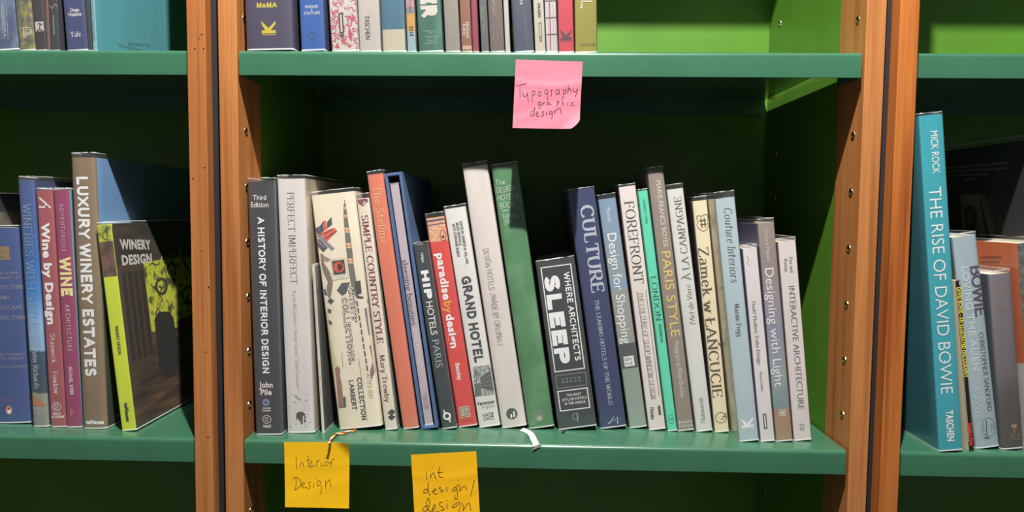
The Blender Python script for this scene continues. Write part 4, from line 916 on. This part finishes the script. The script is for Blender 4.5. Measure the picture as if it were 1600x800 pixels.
# ------------------------------------------------------------------ upper shelf, left bookcase
K = 1.65; RW = 'upper left shelf'
def up(row, label, xb, xt, H, **kw):
    """books whose feet are hidden by the shelf edge: xb, xt = (left, right) photo columns at rows 78 and 0"""
    return book(row, label, (xb[0], 78), (xb[1], 78), (xt[0], 0), (xt[1], 0), Z0=HU, Y=kw.pop('Y', .012), H=H, **kw)
b = up(RW, 'blue paperback with a white water photograph, leftmost on the upper left shelf', (-14, 29.5), (-22, 22.5), .235, spine='4c6088', spinemat=mottle('blue_water_photo', 30, [(.3, '3a4870'), (.5, '5d7298'), (.62, '8fa6c4'), (.72, 'dfe6ea')], (1, 1, .8)), W=.17)
b.art = [LN([[(2, 10), (5, 60), (0, 60)], [(5, 10), (8, 62)], [(9.5, 10), (13, 62)]], .8, 'c0c8d4'), V_('NUMBER PLA', .58, 10, 60, 3.5, 'c4ccd8', 's', .03)]
b = up(RW, 'olive-grey patterned spine with a white double line letter P', (31, 55), (23.5, 48.5), .245, spine='8a8658', spinemat=mottle('yellow_lace_pattern', 130, [(.36, '66665a'), (.5, '8b8a6a'), (.6, 'b8ac4c'), (.7, 'a8a078')], (1, 1, 1)))
b.art = [LN([[(36.5, 42.5), (38, 59)], [(36.5, 43), (46, 43.2), (49, 46), (49, 50), (46, 53.5), (41, 54)]], 1.4, 'f4f2ea', 'publisher_emblem'), LN([[(39.5, 45.5), (40.5, 59.5)], [(39.5, 45.7), (45, 46), (46.5, 48), (46, 50.5), (44, 51.3), (41, 51.4)]], 1.0, 'f4f2ea', 'publisher_emblem')]
b = up(RW, 'dark brown spine with a small white square tree emblem', (57, 73), (50, 68.5), .24, spine='38303a', right='8a6452')
b.art = [RC(.08, .9, 34.5, 49.5, 'e8e2da', 'publisher_emblem', 1), LN([[(62.5, 38), (62, 46)], [(59, 38), (62, 36.5), (66, 38), (62, 40)], [(58, 48), (62, 46), (67, 47.5)]], 1.5, '38303a', 'publisher_emblem', 3)]
b = up(RW, 'slim copper coloured spine beside the black zigzag one', (74.4, 79.2), (70.4, 75), .23, spine='8a6a60', bul=.0006, gap=.0006, film=.002)
b = up(RW, 'black spine with a white zigzag line across it', (80.2, 103.4), (76.2, 99), .23, spine='30343a')
b.art = [LN([[(76.5, 12), (78, 8), (81.5, 14), (86, 6), (91.5, 13), (95, 6.5), (97.5, 7)]], .9, 'e8e8e6'), V_('The Functional Series', .5, 24, 55, 2.8, 'c8c8c8', 's', .02)]
b = up(RW, 'indigo spine with small white lettering, author near the top', (105, 137), (98.5, 132), .25, spine='434c88')
b.art = [H_('Owen', .53, 16.5, 14, 5.5, 'ffffff', 's', .03, 'author_lettering'), H_('Hopkins', .53, 23.2, 20, 5.5, 'ffffff', 's', .03, 'author_lettering'), H_('Yale.', .5, 54.5, 19, 8, 'ffffff', 'r', 1.7, 'publisher_name')]
b = up(RW, 'thin dark green book between the indigo and turquoise ones', (139, 144.5), (133.5, 140), .19, spine='27433c', bul=.0005, gap=.0006, film=.002)  # dark slab whose colour stands for the shaded gap between its neighbours
b = up(RW, 'turquoise thin book whose front faces the right post', (146, 152.5), (141.5, 148), .26, spine='9fd6e4', right='5bbccb', bul=.0006, pw=6, film=.002, W=.26, gap=.0006)
b.art = [V_('Steven Lidner & David Cheremeth', .5, 0.5, 64, 4, '3f7c90', 'r', 1.1, 'author_lettering'), CT('CINEMATIC', (200, 70.5), (234, 73.5), 4.6, '3a5c64', 'r', 's', -.012), CT('SOUNDTRACK', (185, 72.5), (222, 82), 4.6, '3a5c64', 'r', 's', -.012)]

# ------------------------------------------------------------------ upper shelf, middle bookcase
RW = 'upper middle shelf'
b = up(RW, 'thick plum-grey spine with yellow lettering and yellow block K emblem', (385, 457), (382, 459), .26, spine='4a4264', bul=.0035, pw=4, Y=.004)
b.art = [H_('MoMA', .47, 9, 32, 8.5, 'f0dc28', 'b', 2.8), W_K(.49, 34, 56, 11, 'f0dc28')]
b = up(RW, 'bright blue book, blue cover side in view, thin ring emblem at its foot', (471, 510), (467.5, 506.5), .24, spine='1a68c8', right='3c4c8c', bul=.002, pw=6, Y=.006)
b.art = [H_('RASHID', .52, 11.5, 19.5, 4.6, 'f0f4fa', 'b', 2.0), H_('+', .52, 16.5, 2.5, 2.5, 'f0f4fa', 's', .05) if 0 else DS(.52, 16.6, 1.1, 'f0f4fa'), H_('COUTURE', .52, 21.3, 24.5, 4.6, 'f0f4fa', 'b', 2.0), DS(.5, 57, 6.2, '2a4a78', .7), LN([[(488.6, 49), (490, 66)]], .8, '2a4a78', 'publisher_emblem')]
b = up(RW, 'white spine covered with pink-red floral scrolls', (518.5, 560), (513.5, 557.5), .25, spine='ece4de', bul=.0016, pw=6)
def floral(B):
    r = random.Random(11); L = []
    for k in range(64):
        cx = r.uniform(516, 558); cy = r.uniform(2, 74); ra = r.uniform(2.5, 6.5); a0 = r.uniform(0, 6.28); q = []
        for i in range(9):
            a = a0 + i * .55; rr_ = ra * (1 - i * .09); q.append((min(558, max(515, cx + rr_ * math.cos(a))), cy + rr_ * math.sin(a)))
        L.append(q)
    LN(L, 1.3, 'e0506c', 'floral_pattern', 1, True)(B)
    MPG([[(517, 14), (523, 20), (520, 27)], [(545, 40), (551, 54), (549, 66), (544, 56)], [(523, 74), (528, 66), (531, 76)], [(549, 20), (556, 27), (553, 34)], [(536, 60), (541, 68), (545, 64), (540, 72)]], 'e0506c', 'floral_pattern', 2)(B)
b.art = [floral, RC(.33, .5, 22, 53, '3a3a40', 'title_panel', 3), RC(.38, .45, 24, 51, 'e6e0dc', 'title_panel', 4), RC(.34, .49, 54, 59, '5a5a60', 'title_panel', 3)]
b = up(RW, 'plain cream white spine with thin dark lettering at its foot', (562, 596), (558.5, 592.5), .27, spine='ded4cc', bul=.002)
b.art = [V_('TASCHEN', .42, 25, 62, 7.5, '4a4644', 's', .0, 'publisher_name')]
b = up(RW, 'teal spine with a cream foot', (597.5, 635.5), (594, 633), .25, spine='3f7c98', bul=.003)
b.art = [RC(0, 1, 47, 80, 'ded2bc', 'spine_band', 1)]
b = up(RW, 'narrow spine of pink, amber and pale blue fields', (637, 652), (633.5, 649.5), .25, spine='9a9890', bul=.0012)
b.art = [RC(.0, 1, -40, 12, 'd8a0b0', 'printed_panel'), RC(0, 1, 22, 50, 'e4b04c', 'printed_panel'), RC(0, 1, 50, 80, 'a8c8d4', 'printed_panel'), V_('Friend', .55, 0, 20, 4, '7a4a5c', 'i', 1.1), V_('2018', .55, 41, 57, 6, '55504c', 's', .03)]
b = up(RW, 'emerald spine with big white letters ER and silky light streaks', (654.5, 694), (650.5, 688.5), .26, spine='2c6c5c', spinemat=mottle('emerald_silk', 40, [(.3, '1f5a4c'), (.5, '2f7a66'), (.62, '5fa08c'), (.7, '2c6c60')], (1, 1, .25)), bul=.0022)
b.art = [V_('ER', .5, -8, 29, 26, 'efe8dc', 'b', 3.4), H_('The', .5, 52, 8, 4, 'c8dcd0', 'i', 1.0, 'small_print'), H_('Typeface', .5, 58, 17, 4, 'c8dcd0', 'i', 1.0, 'small_print'), H_('Project', .5, 64, 12, 4, 'c8dcd0', 'i', 1.0, 'small_print'), LN([[(660, 48.5), (680, 48)], [(663, 68), (681, 67)]], .6, 'c8dcd0')]
b = up(RW, 'grey-beige cloth spine with tiny gold lettering', (696.5, 719.5), (692.5, 716.5), .24, spine='a8a096', right='8a7c74', bul=.002)
b.art = [H_('The', .45, 55, 8, 4, 'c8b890', 'r', 1.0), H_('Design', .45, 61, 14, 4, 'c8b890', 'r', 1.0)]
b = up(RW, 'rust brown spine with pale lettering in two lines', (721.5, 738), (718, 735.5), .235, spine='a86848', bul=.0012)
b.art = [V_('Michael', .68, 35, 60, 4.5, 'e8d8c4', 's', .03, 'author_lettering'), V_('Ridley', .35, 38, 57, 4.5, 'e8d8c4', 's', .03, 'author_lettering'), RC(.1, 1, 72, 78, 'e0b898', 'publisher_name')]
b = up(RW, 'thin plain crimson spine between rust brown and grey ones', (739, 751), (735.8, 747.4), .235, spine='b02c4c', bul=.0015)
b = up(RW, 'thin grey spine with small green lettering', (752.5, 765), (748.5, 760.5), .22, spine='6a6a70', bul=.001, gap=.0007)
b.art = [V_('ISSUE 01', .35, 12, 30, 3.6, '6cc06c', 's', .03), V_('VOL 2', .45, 38, 52, 3.6, '8ac08a', 's', .02)]
b = up(RW, 'taupe spine with pale grey script lettering', (766, 789), (762, 785), .25, spine='7c6c66', bul=.002)
b.art = [V_('Furniture', .45, -20, 26, 6.5, 'c8bcae', 'r', 1.1), DS(.42, 59, 5, 'b0a498', .7)]
b = up(RW, 'blank white narrow spine', (790, 802), (786.5, 800), .25, spine='dcdad2', bul=.001)
b = up(RW, 'dark slate blue spine with a dotted white line', (803.5, 835), (799, 830.5), .26, spine='44506a', bul=.0028, right='3a4458')
b.art = [V_('GN', .5, -5, 8, 4.4, 'dfe2e6', 's', .03), LN([[(817.5 + i * .28, 10 + i * 2.6), (817.6 + i * .28, 10.9 + i * 2.6)] for i in range(24)], .9, 'b8c0cc', 'dotted_line')]
b = up(RW, 'cream spine with spaced black lettering, beside the open-stitched one', (836.5, 852.5), (833, 850.5), .25, spine='e2dac6', bul=.001)
b.art = [V_('FRAM3', .55, 6, 28, 4, '55524e', 's', .03), RC(.42, .72, 36, 60, '6a6862', 'publisher_emblem'), RC(.5, .64, 38, 58, 'ddd6c6', 'publisher_emblem', 2), RC(.45, .7, 61, 66, '8a887e', 'publisher_emblem')]
b = up(RW, 'white open-stitched spine with a red thread and black knots', (854, 871.5), (851, 870), .24, spine='e4e0e0', bul=.0008, filmy=True)
b.art = [LN([[(858.5, 0), (860.5, 78)]], 1.6, 'c8304c', 'red_thread'), LN([[(851.5, 1.5), (871, 1)], [(853, 28), (871.5, 27)], [(854, 54), (871.8, 53.5)]], 1.5, '4a4a50', 'stitching'), LN([[(856, 0), (858, 78)], [(864, 0), (865.5, 78)], [(868.5, 0), (869.5, 78)]], .6, 'b4aeb2', 'fold_lines')]
b = up(RW, 'coral red spine with dark block K emblem', (873.5, 897), (871.5, 896), .25, spine='e8384c', bul=.0012)
b.art = [W_K(.5, 47, 65, 8.5, '4a3238')]
b = up(RW, 'olive yellow spine, rightmost on the upper middle shelf', (899, 933), (898, 934), .255, spine='a8a01e', right='8c9024', bul=.002, W=.2)
b.art = [LN([[(906, 11.5), (909, 13.5), (909, 2), (925, 2)]], 2.2, 'f0ecd8', 'title_lettering'), H_('PHAIDON PRESS', .56, 70.5, 24, 3.6, '7a7420', 's', .02, 'publisher_name')]

fit_rows()
for row, L in ROWS.items():
    for B in L:
        if B is slip: continue
        build_book(B)

# ------------------------------------------------------------------ slipcase and the book inside it
K = .98
B = slip; root = empty('slipcase', B.label, 'slipcase', (B.X, B.Y, .0002), (0, -B.a, 0)); B.root = root
T, H, W, wl = B.T, B.H, B.W, .0036
BL = cloth('4a648c'); DKI = paper('141820')
v = []; f = []
for d in ((0, wl, 0, W, 0, H), (T - wl, T, 0, W, 0, H), (wl, T - wl, 0, W, 0, wl), (wl, T - wl, 0, W, H - wl, H), (wl, T - wl, W - wl, W, wl, H - wl)):
    a, c = boxvf(*d); f += [tuple(len(v) + i for i in q) for q in c]; v += a
o = mesh_obj('case', v, f, BL, root)
bv = o.modifiers.new('soft_edges', 'BEVEL'); bv.width = .0006; bv.segments = 2
ux, uzv = Vector((math.cos(B.a), 0, math.sin(B.a))), Vector((-math.sin(B.a), 0, math.cos(B.a)))
P = root.location + ux * (wl + .0012) + uzv * (wl + .0002); P.y += .0035
I = Book(); I.label = 'pale lilac book inside the blue slipcase, lettered sleeping beauties'; I.row = 'middle shelf'; I.cat = 'book'
I.Y = P.y; I.Z0 = P.z - .0002; I.X = P.x; I.a = B.a; I.T = T - 2 * wl - .004; I.H = H - .0135 - wl; I.W = W - .012; I.bul = .0006; I.pw = 6; I.gap = .001; I.e = .00042; I.film = .0012; I.filmy = True
I.spine = 'c4b4bc'; I.right = 'b8a8b4'; I.left = 'b8a8b4'; I.sm = I.rm = I.lm = None; I.K = .98
I.bl, I.br, I.tl, I.tr = (663, 664.5), (680, 661.5), (607, 290.5), (626.5, 289); I.Hpx = I.H; I.zoff = 0
I.art = [RC(0, 1, 366, 375, 'c9d3dc', 'spine_photograph', 1), RC(0, 1, 373, 383, '4b87b8', 'spine_photograph', 2), RC(0, 1, 381, 390, '4a4258', 'spine_photograph', 1, lambda B: mottle('dark_shrubs', 300, [(.4, '3a3248'), (.6, '8d8494')])),
    V_('sleeping beauties', .45, 405, 506, 9.5, '6c6470', 's', .0), V_('DAVID MATHESON', .5, 512, 576, 6.2, 'f0ecee', 's', .0, 'author_lettering'), V_('PENGUIN', .66, 613, 637, 3.6, '8a8088', 'r', 1.0, 'publisher_name'), V_('LANTERN', .36, 614, 638, 3.6, '8a8088', 'r', 1.0, 'publisher_name')]
build_book(I)

# ------------------------------------------------------------------ bookmark ribbons
def find(txt): return next(B for L in ROWS.values() for B in L if txt in B.label)
def tube_local(B, name, pts, r, mat, n=6):
    V = []; Fc = []
    P3 = [B.MI @ Vector(p) for p in pts]
    for i, p in enumerate(P3):
        d = (P3[min(i + 1, len(P3) - 1)] - P3[max(i - 1, 0)]).normalized(); a = d.orthogonal().normalized(); c = d.cross(a)
        for k in range(n): V.append(p + (a * math.cos(6.2832 * k / n) + c * math.sin(6.2832 * k / n)) * r)
    for i in range(len(P3) - 1):
        for k in range(n): Fc.append((i * n + k, i * n + (k + 1) % n, (i + 1) * n + (k + 1) % n, (i + 1) * n + k))
    return mesh_obj(name, V, Fc, mat, B.root, None, True)
def smooth3(P, m=8):
    out = []; q = [P[0]] + P + [P[-1]]
    for i in range(1, len(q) - 2):
        a, b_, c, d = q[i - 1], q[i], q[i + 1], q[i + 2]
        for j in range(m):
            t = j / m; out.append(.5 * ((2 * b_) + (c - a) * t + (2 * a - 5 * b_ + 4 * c - d) * t * t + (3 * b_ - a - 3 * c + d) * t ** 3))
    out.append(P[-1]); return out
def sh(px, py, z=.0012): return atZ(px, py, z)
B = find('COLLECTIONS')
base = [sh(556, 673.5), sh(546, 674.5), sh(536, 678), sh(527, 679), sh(520, 685), atY(516, 690, -.004) , atY(512.5, 694.5, -.0095)]
base[4].z = .0022
path = smooth3(base, 10)
for ph, cc in ((0, 'cf4436'), (math.pi, 'e6b23c'), (math.pi / 2, 'e8dccb')):
    P = []
    for i, p in enumerate(path):
        d = (path[min(i + 1, len(path) - 1)] - path[max(i - 1, 0)]).normalized(); a = Vector((0, 0, 1)).cross(d).normalized(); c = d.cross(a)
        t = i * .42 + ph; P.append(p + (a * math.cos(t) + c * math.sin(t)) * .0008 + Vector((0, 0, .0006)))
    tube_local(B, 'twisted_ribbon_strand', P, .0008, cloth(cc))
def strip(B, name, pts, width, mat, fray=0):
    V = []; Fc = []; P = smooth3(pts, 6); L = len(P)
    for i, p in enumerate(P):
        d = (P[min(i + 1, L - 1)] - P[max(i - 1, 0)]).normalized(); s = d.cross(Vector((0, -.3, 1)) if p.y > .001 else Vector((0, -1, .2))).normalized() * width / 2
        if fray and i > L - 4: s = s * (1 + .3 * (i - L + 4))
        up_ = Vector((0, -.0003, .0004))
        V += [B.MI @ (p - s), B.MI @ (p + s), B.MI @ (p + s + up_), B.MI @ (p - s + up_)]
    for i in range(L - 1):
        a = 4 * i
        for k in range(4): Fc.append((a + k, a + (k + 1) % 4, a + 4 + (k + 1) % 4, a + 4 + k))
    Fc += [(0, 1, 2, 3), (4 * L - 4, 4 * L - 1, 4 * L - 2, 4 * L - 3)]
    return mesh_obj(name, V, Fc, mat, B.root)
B = find('tall mottled green')
strip(B, 'bookmark_ribbon', [sh(815, 671, .0015), sh(823, 674, .001), sh(830, 679, .001), sh(834, 687, .0012), atY(837, 693.5, -.0008), atY(840, 700, -.0012)], .0075, cloth('dcd2cc'), 1)
B = find('lettering SLEEP')
strip(B, 'bookmark_ribbon', [sh(890, 668.5, .001), sh(884, 670.5, .001), sh(879, 676, .001)], .0035, cloth('1c1c1e'))

# ------------------------------------------------------------------ sticky notes
def note(label, TL, TR, BR, BL_, col, strokes, wpx, Y=-.0010, curl=.0, corner=None, name='sticky_note', crease=.0, seed=1, hang=0.004):
    A = [atY(p[0], p[1], Y) for p in (TL, TR, BR, BL_)]; root = empty(name, label, 'sticky note', ((A[0].x + A[1].x) / 2, Y, (A[0].z + A[3].z) / 2), (0, 0, 0), 'handwritten sticky notes')
    rr = random.Random(seed); n = 22; fx = [rr.uniform(2, 5) for _ in range(4)]
    def relief(u, v):
        d = -hang * v * v * .8 - .0002
        d -= crease * (.5 + .5 * math.sin(fx[0] * u * 1.3 + fx[1] * v * 3.2 + 1)) * min(1, v * 2)
        d -= crease * 1.2 * math.exp(-((v - .32 - .06 * math.sin(3 * u)) / .035) ** 2) + crease * .9 * math.exp(-((v - .80 + .35 * (u - .3)) / .05) ** 2)
        if corner == 'br': d -= .012 * max(0, u + v - 1.72) ** 1.3 * 3
        if corner == 'tr': d -= .010 * max(0, u - v - .78) ** 1.2 * 3
        return d
    def pt(u, v, off=0):
        a = A[0].lerp(A[1], u); c = A[3].lerp(A[2], u); p = a.lerp(c, v); return Vector((p.x, Y + relief(u, v) - off, p.z)) - root.location
    V = []; Fc = []
    for off in (0, -.00012):
        for j in range(n + 1):
            for i in range(n + 1):
                u, v = i / n, j / n
                if corner == 'br' and u + v > 1.88:
                    e = (u + v - 1.88) * .5; u -= e * .9; v -= e * .9
                V.append(pt(u, v, off))
    N = (n + 1) ** 2
    for j in range(n):
        for i in range(n):
            a = j * (n + 1) + i; q = (a, a + 1, a + n + 2, a + n + 1); Fc.append(tuple(reversed(q))); Fc.append(tuple(k + N for k in q))
    for i in range(n):
        for a, b_ in ((i, i + 1), (N - n - 1 + i, N - n + i), (i * (n + 1), (i + 1) * (n + 1)), (i * (n + 1) + n, (i + 1) * (n + 1) + n)): Fc.append((a, b_, b_ + N, a + N))
    o = mesh_obj('note_paper', V, Fc, paper(col, .6, .02), root, None, True)
    bm = bmesh.new(); bm.from_mesh(o.data); bmesh.ops.recalc_face_normals(bm, faces=bm.faces)
    for q in bm.faces: q.smooth = abs(q.normal.y) > .5
    for e in bm.edges:
        if len(e.link_faces) == 2 and e.calc_face_angle(0) > .7: e.smooth = False
    bm.to_mesh(o.data); bm.free()
    # inverse bilinear for the pen strokes
    def uv(px, py):
        p = atY(px, py, Y - .002); u = v = .5
        for _ in range(12):
            a = A[0].lerp(A[1], u); c = A[3].lerp(A[2], u); q = a.lerp(c, v); ex, ez = p.x - q.x, p.z - q.z
            dux = ((A[1] - A[0]).lerp(A[2] - A[3], v)); dvx = (c - a)
            det = dux.x * dvx.z - dux.z * dvx.x; u += (ex * dvx.z - ez * dvx.x) / det; v += (dux.x * ez - dux.z * ex) / det
        return (u, v)
    V2 = []; F2 = []; wv = wpx / abs(TR[0] - TL[0])
    for s in strokes:
        q = catmull([uv(*p) for p in s], 5) if len(s) > 2 else [uv(*p) for p in s]
        if len(q) == 1: q = [q[0], (q[0][0] + .006, q[0][1] + .006)]
        ribbon(q, lambda d: wv, V2, F2, ext=wv * .3)
    mesh_obj('handwriting', [pt(u, v, .00012) for u, v in V2], F2, ink('2a2226'), root)
    return root
K = 1.5
def sc(ox, oy, k, L): return [[(ox + x / k, oy + y / k) for x, y in s] for s in L]
ty = sc(800, 90, 6.957, [
 [(42, 306), (95, 298), (155, 282)], [(84, 300), (86, 360), (86, 436)],
 [(118, 375), (122, 410), (140, 425), (160, 410), (168, 378)], [(168, 378), (172, 430), (178, 482)],
 [(222, 368), (222, 420), (216, 482)], [(220, 375), (240, 358), (252, 375), (246, 400), (222, 412)],
 [(296, 372), (285, 392), (296, 418), (312, 410), (316, 385), (302, 366), (294, 374)],
 [(385, 352), (365, 346), (356, 372), (364, 396), (382, 388)], [(386, 352), (390, 400), (386, 470)],
 [(424, 350), (430, 385), (426, 418)], [(428, 368), (436, 352), (446, 346)],
 [(512, 350), (492, 346), (476, 374), (484, 398), (500, 392), (514, 356)], [(514, 356), (512, 384), (520, 400)],
 [(560, 352), (562, 400), (548, 446)], [(560, 360), (580, 348), (590, 366), (580, 386), (560, 392)],
 [(612, 296), (612, 340), (606, 388)], [(608, 356), (624, 336), (636, 350), (640, 380)],
 [(666, 340), (672, 366), (690, 372), (706, 352)], [(716, 334), (704, 380), (688, 430)],
 [(312, 488), (292, 482), (282, 504), (294, 520), (310, 506)], [(312, 488), (314, 530), (298, 556), (290, 544)],
 [(334, 492), (336, 524), (340, 500), (358, 484)], [(402, 490), (386, 488), (376, 508), (388, 516), (404, 496), (410, 512), (430, 512)],
 [(492, 474), (490, 510), (480, 536)], [(490, 484), (504, 472), (512, 488), (502, 504), (488, 506)],
 [(550, 448), (546, 490), (540, 518)], [(542, 498), (556, 486), (566, 500), (566, 518)], [(606, 486), (604, 514)], [(624, 462)],
 [(670, 490), (650, 488), (640, 510), (654, 522), (678, 516)],
 [(232, 588), (208, 586), (196, 616), (206, 636), (226, 622), (244, 580), (248, 538), (240, 580), (240, 640)],
 [(262, 616), (284, 604), (280, 588), (266, 594), (262, 626), (276, 642), (296, 634)],
 [(346, 588), (330, 590), (334, 608), (344, 622), (334, 640), (318, 634)], [(372, 590), (374, 632)], [(398, 552)],
 [(436, 588), (414, 586), (404, 610), (420, 622), (436, 602)], [(438, 586), (440, 630), (432, 662), (422, 652)],
 [(462, 576), (462, 618)], [(462, 602), (482, 572), (506, 554), (530, 552)], [(530, 554), (534, 614)]])
note('pink sticky note with handwritten Typography graphic design on the upper shelf edge', (806, 93), (910.5, 96.5), (904.5, 202.5), (801, 200.5), 'f48ca4', ty, .95, Y=-.0006, corner='br', crease=.0006, seed=3)
K = 1.06
i1 = sc(435, 680, 6.667, [
 [(178, 230), (184, 290), (188, 354)], [(224, 334), (232, 290), (246, 284), (256, 310), (264, 332)],
 [(306, 222), (304, 280), (308, 322), (322, 334)], [(286, 268), (300, 264), (322, 258)],
 [(322, 310), (346, 290), (342, 272), (326, 284), (326, 316), (342, 332), (372, 312)], [(392, 272), (398, 300), (390, 332)], [(396, 292), (416, 262), (424, 266)],
 [(444, 284), (440, 310), (450, 326), (470, 312)], [(470, 246)], [(500, 278), (480, 290), (484, 318), (504, 318), (516, 296), (500, 280)],
 [(516, 290), (540, 284), (546, 300), (542, 332)], [(546, 312), (556, 270), (576, 246)],
 [(180, 452), (184, 510), (172, 566)], [(150, 458), (166, 444), (200, 448), (234, 490), (226, 530), (190, 562), (164, 572)],
 [(238, 530), (268, 510), (264, 492), (246, 500), (244, 530), (262, 548), (300, 540)], [(334, 488), (316, 496), (322, 520), (332, 542), (318, 560), (296, 552)],
 [(366, 500), (364, 528), (372, 548)], [(384, 448), (388, 460)], [(432, 478), (410, 480), (400, 510), (412, 530), (432, 512)], [(430, 478), (448, 530), (446, 600), (434, 604)],
 [(486, 470), (490, 510), (494, 552)], [(488, 530), (516, 480), (530, 464)], [(530, 464), (540, 510), (550, 556)]])
note('yellow sticky note with handwritten Interior Design on the lower shelf edge', (444, 690.5), (546, 691), (546.5, 792.5), (447, 790.5), 'fcc204', i1, .8, Y=-.0006, corner='tr', crease=.0002, seed=5)
i2 = sc(635, 695, 7.617, [
 [(234, 324), (236, 370), (242, 416)], [(302, 268)], [(286, 362), (284, 408)], [(284, 390), (314, 340), (330, 352), (336, 388), (354, 402)], [(394, 270), (384, 330), (392, 388), (432, 388)], [(368, 334), (400, 336), (432, 330)],
 [(252, 530), (220, 532), (202, 560), (214, 574), (240, 566), (258, 530), (258, 452), (258, 530), (270, 592), (284, 596)],
 [(300, 562), (340, 550), (352, 528), (334, 528), (318, 560), (334, 588), (370, 582)], [(410, 506), (392, 510), (396, 530), (430, 540), (432, 558), (400, 560)], [(478, 506), (480, 540), (490, 554)], [(616, 428)],
 [(590, 504), (560, 520), (548, 552), (570, 554), (600, 522)], [(592, 498), (604, 560), (606, 630), (590, 652), (574, 620), (578, 596)],
 [(598, 484), (630, 486), (632, 540), (640, 556)], [(636, 550), (680, 498), (704, 504), (716, 540)], [(808, 422), (790, 500), (766, 606)],
 [(262, 720), (220, 736), (194, 770), (220, 786), (258, 760), (280, 690), (262, 636), (240, 690), (246, 750), (290, 796)],
 [(290, 790), (330, 760), (346, 716), (330, 716), (310, 770), (330, 798), (390, 790)], [(430, 680), (396, 690), (400, 720), (444, 750), (446, 772), (410, 776)], [(484, 700), (480, 740), (494, 756)], [(486, 660)],
 [(600, 690), (560, 720), (546, 744), (580, 742), (620, 700)], [(610, 690), (640, 690), (630, 780), (600, 830), (560, 800)], [(660, 690), (680, 740), (672, 786)], [(674, 780), (720, 710), (740, 690), (758, 720), (766, 776)]])
note('yellow sticky note with handwritten int design/ design, cut by the bottom of the picture', (642, 710.5), (744, 705), (750.5, 808), (649, 813), 'f8bc04', i2, 1.0, Y=-.0006, crease=.0003, seed=9)
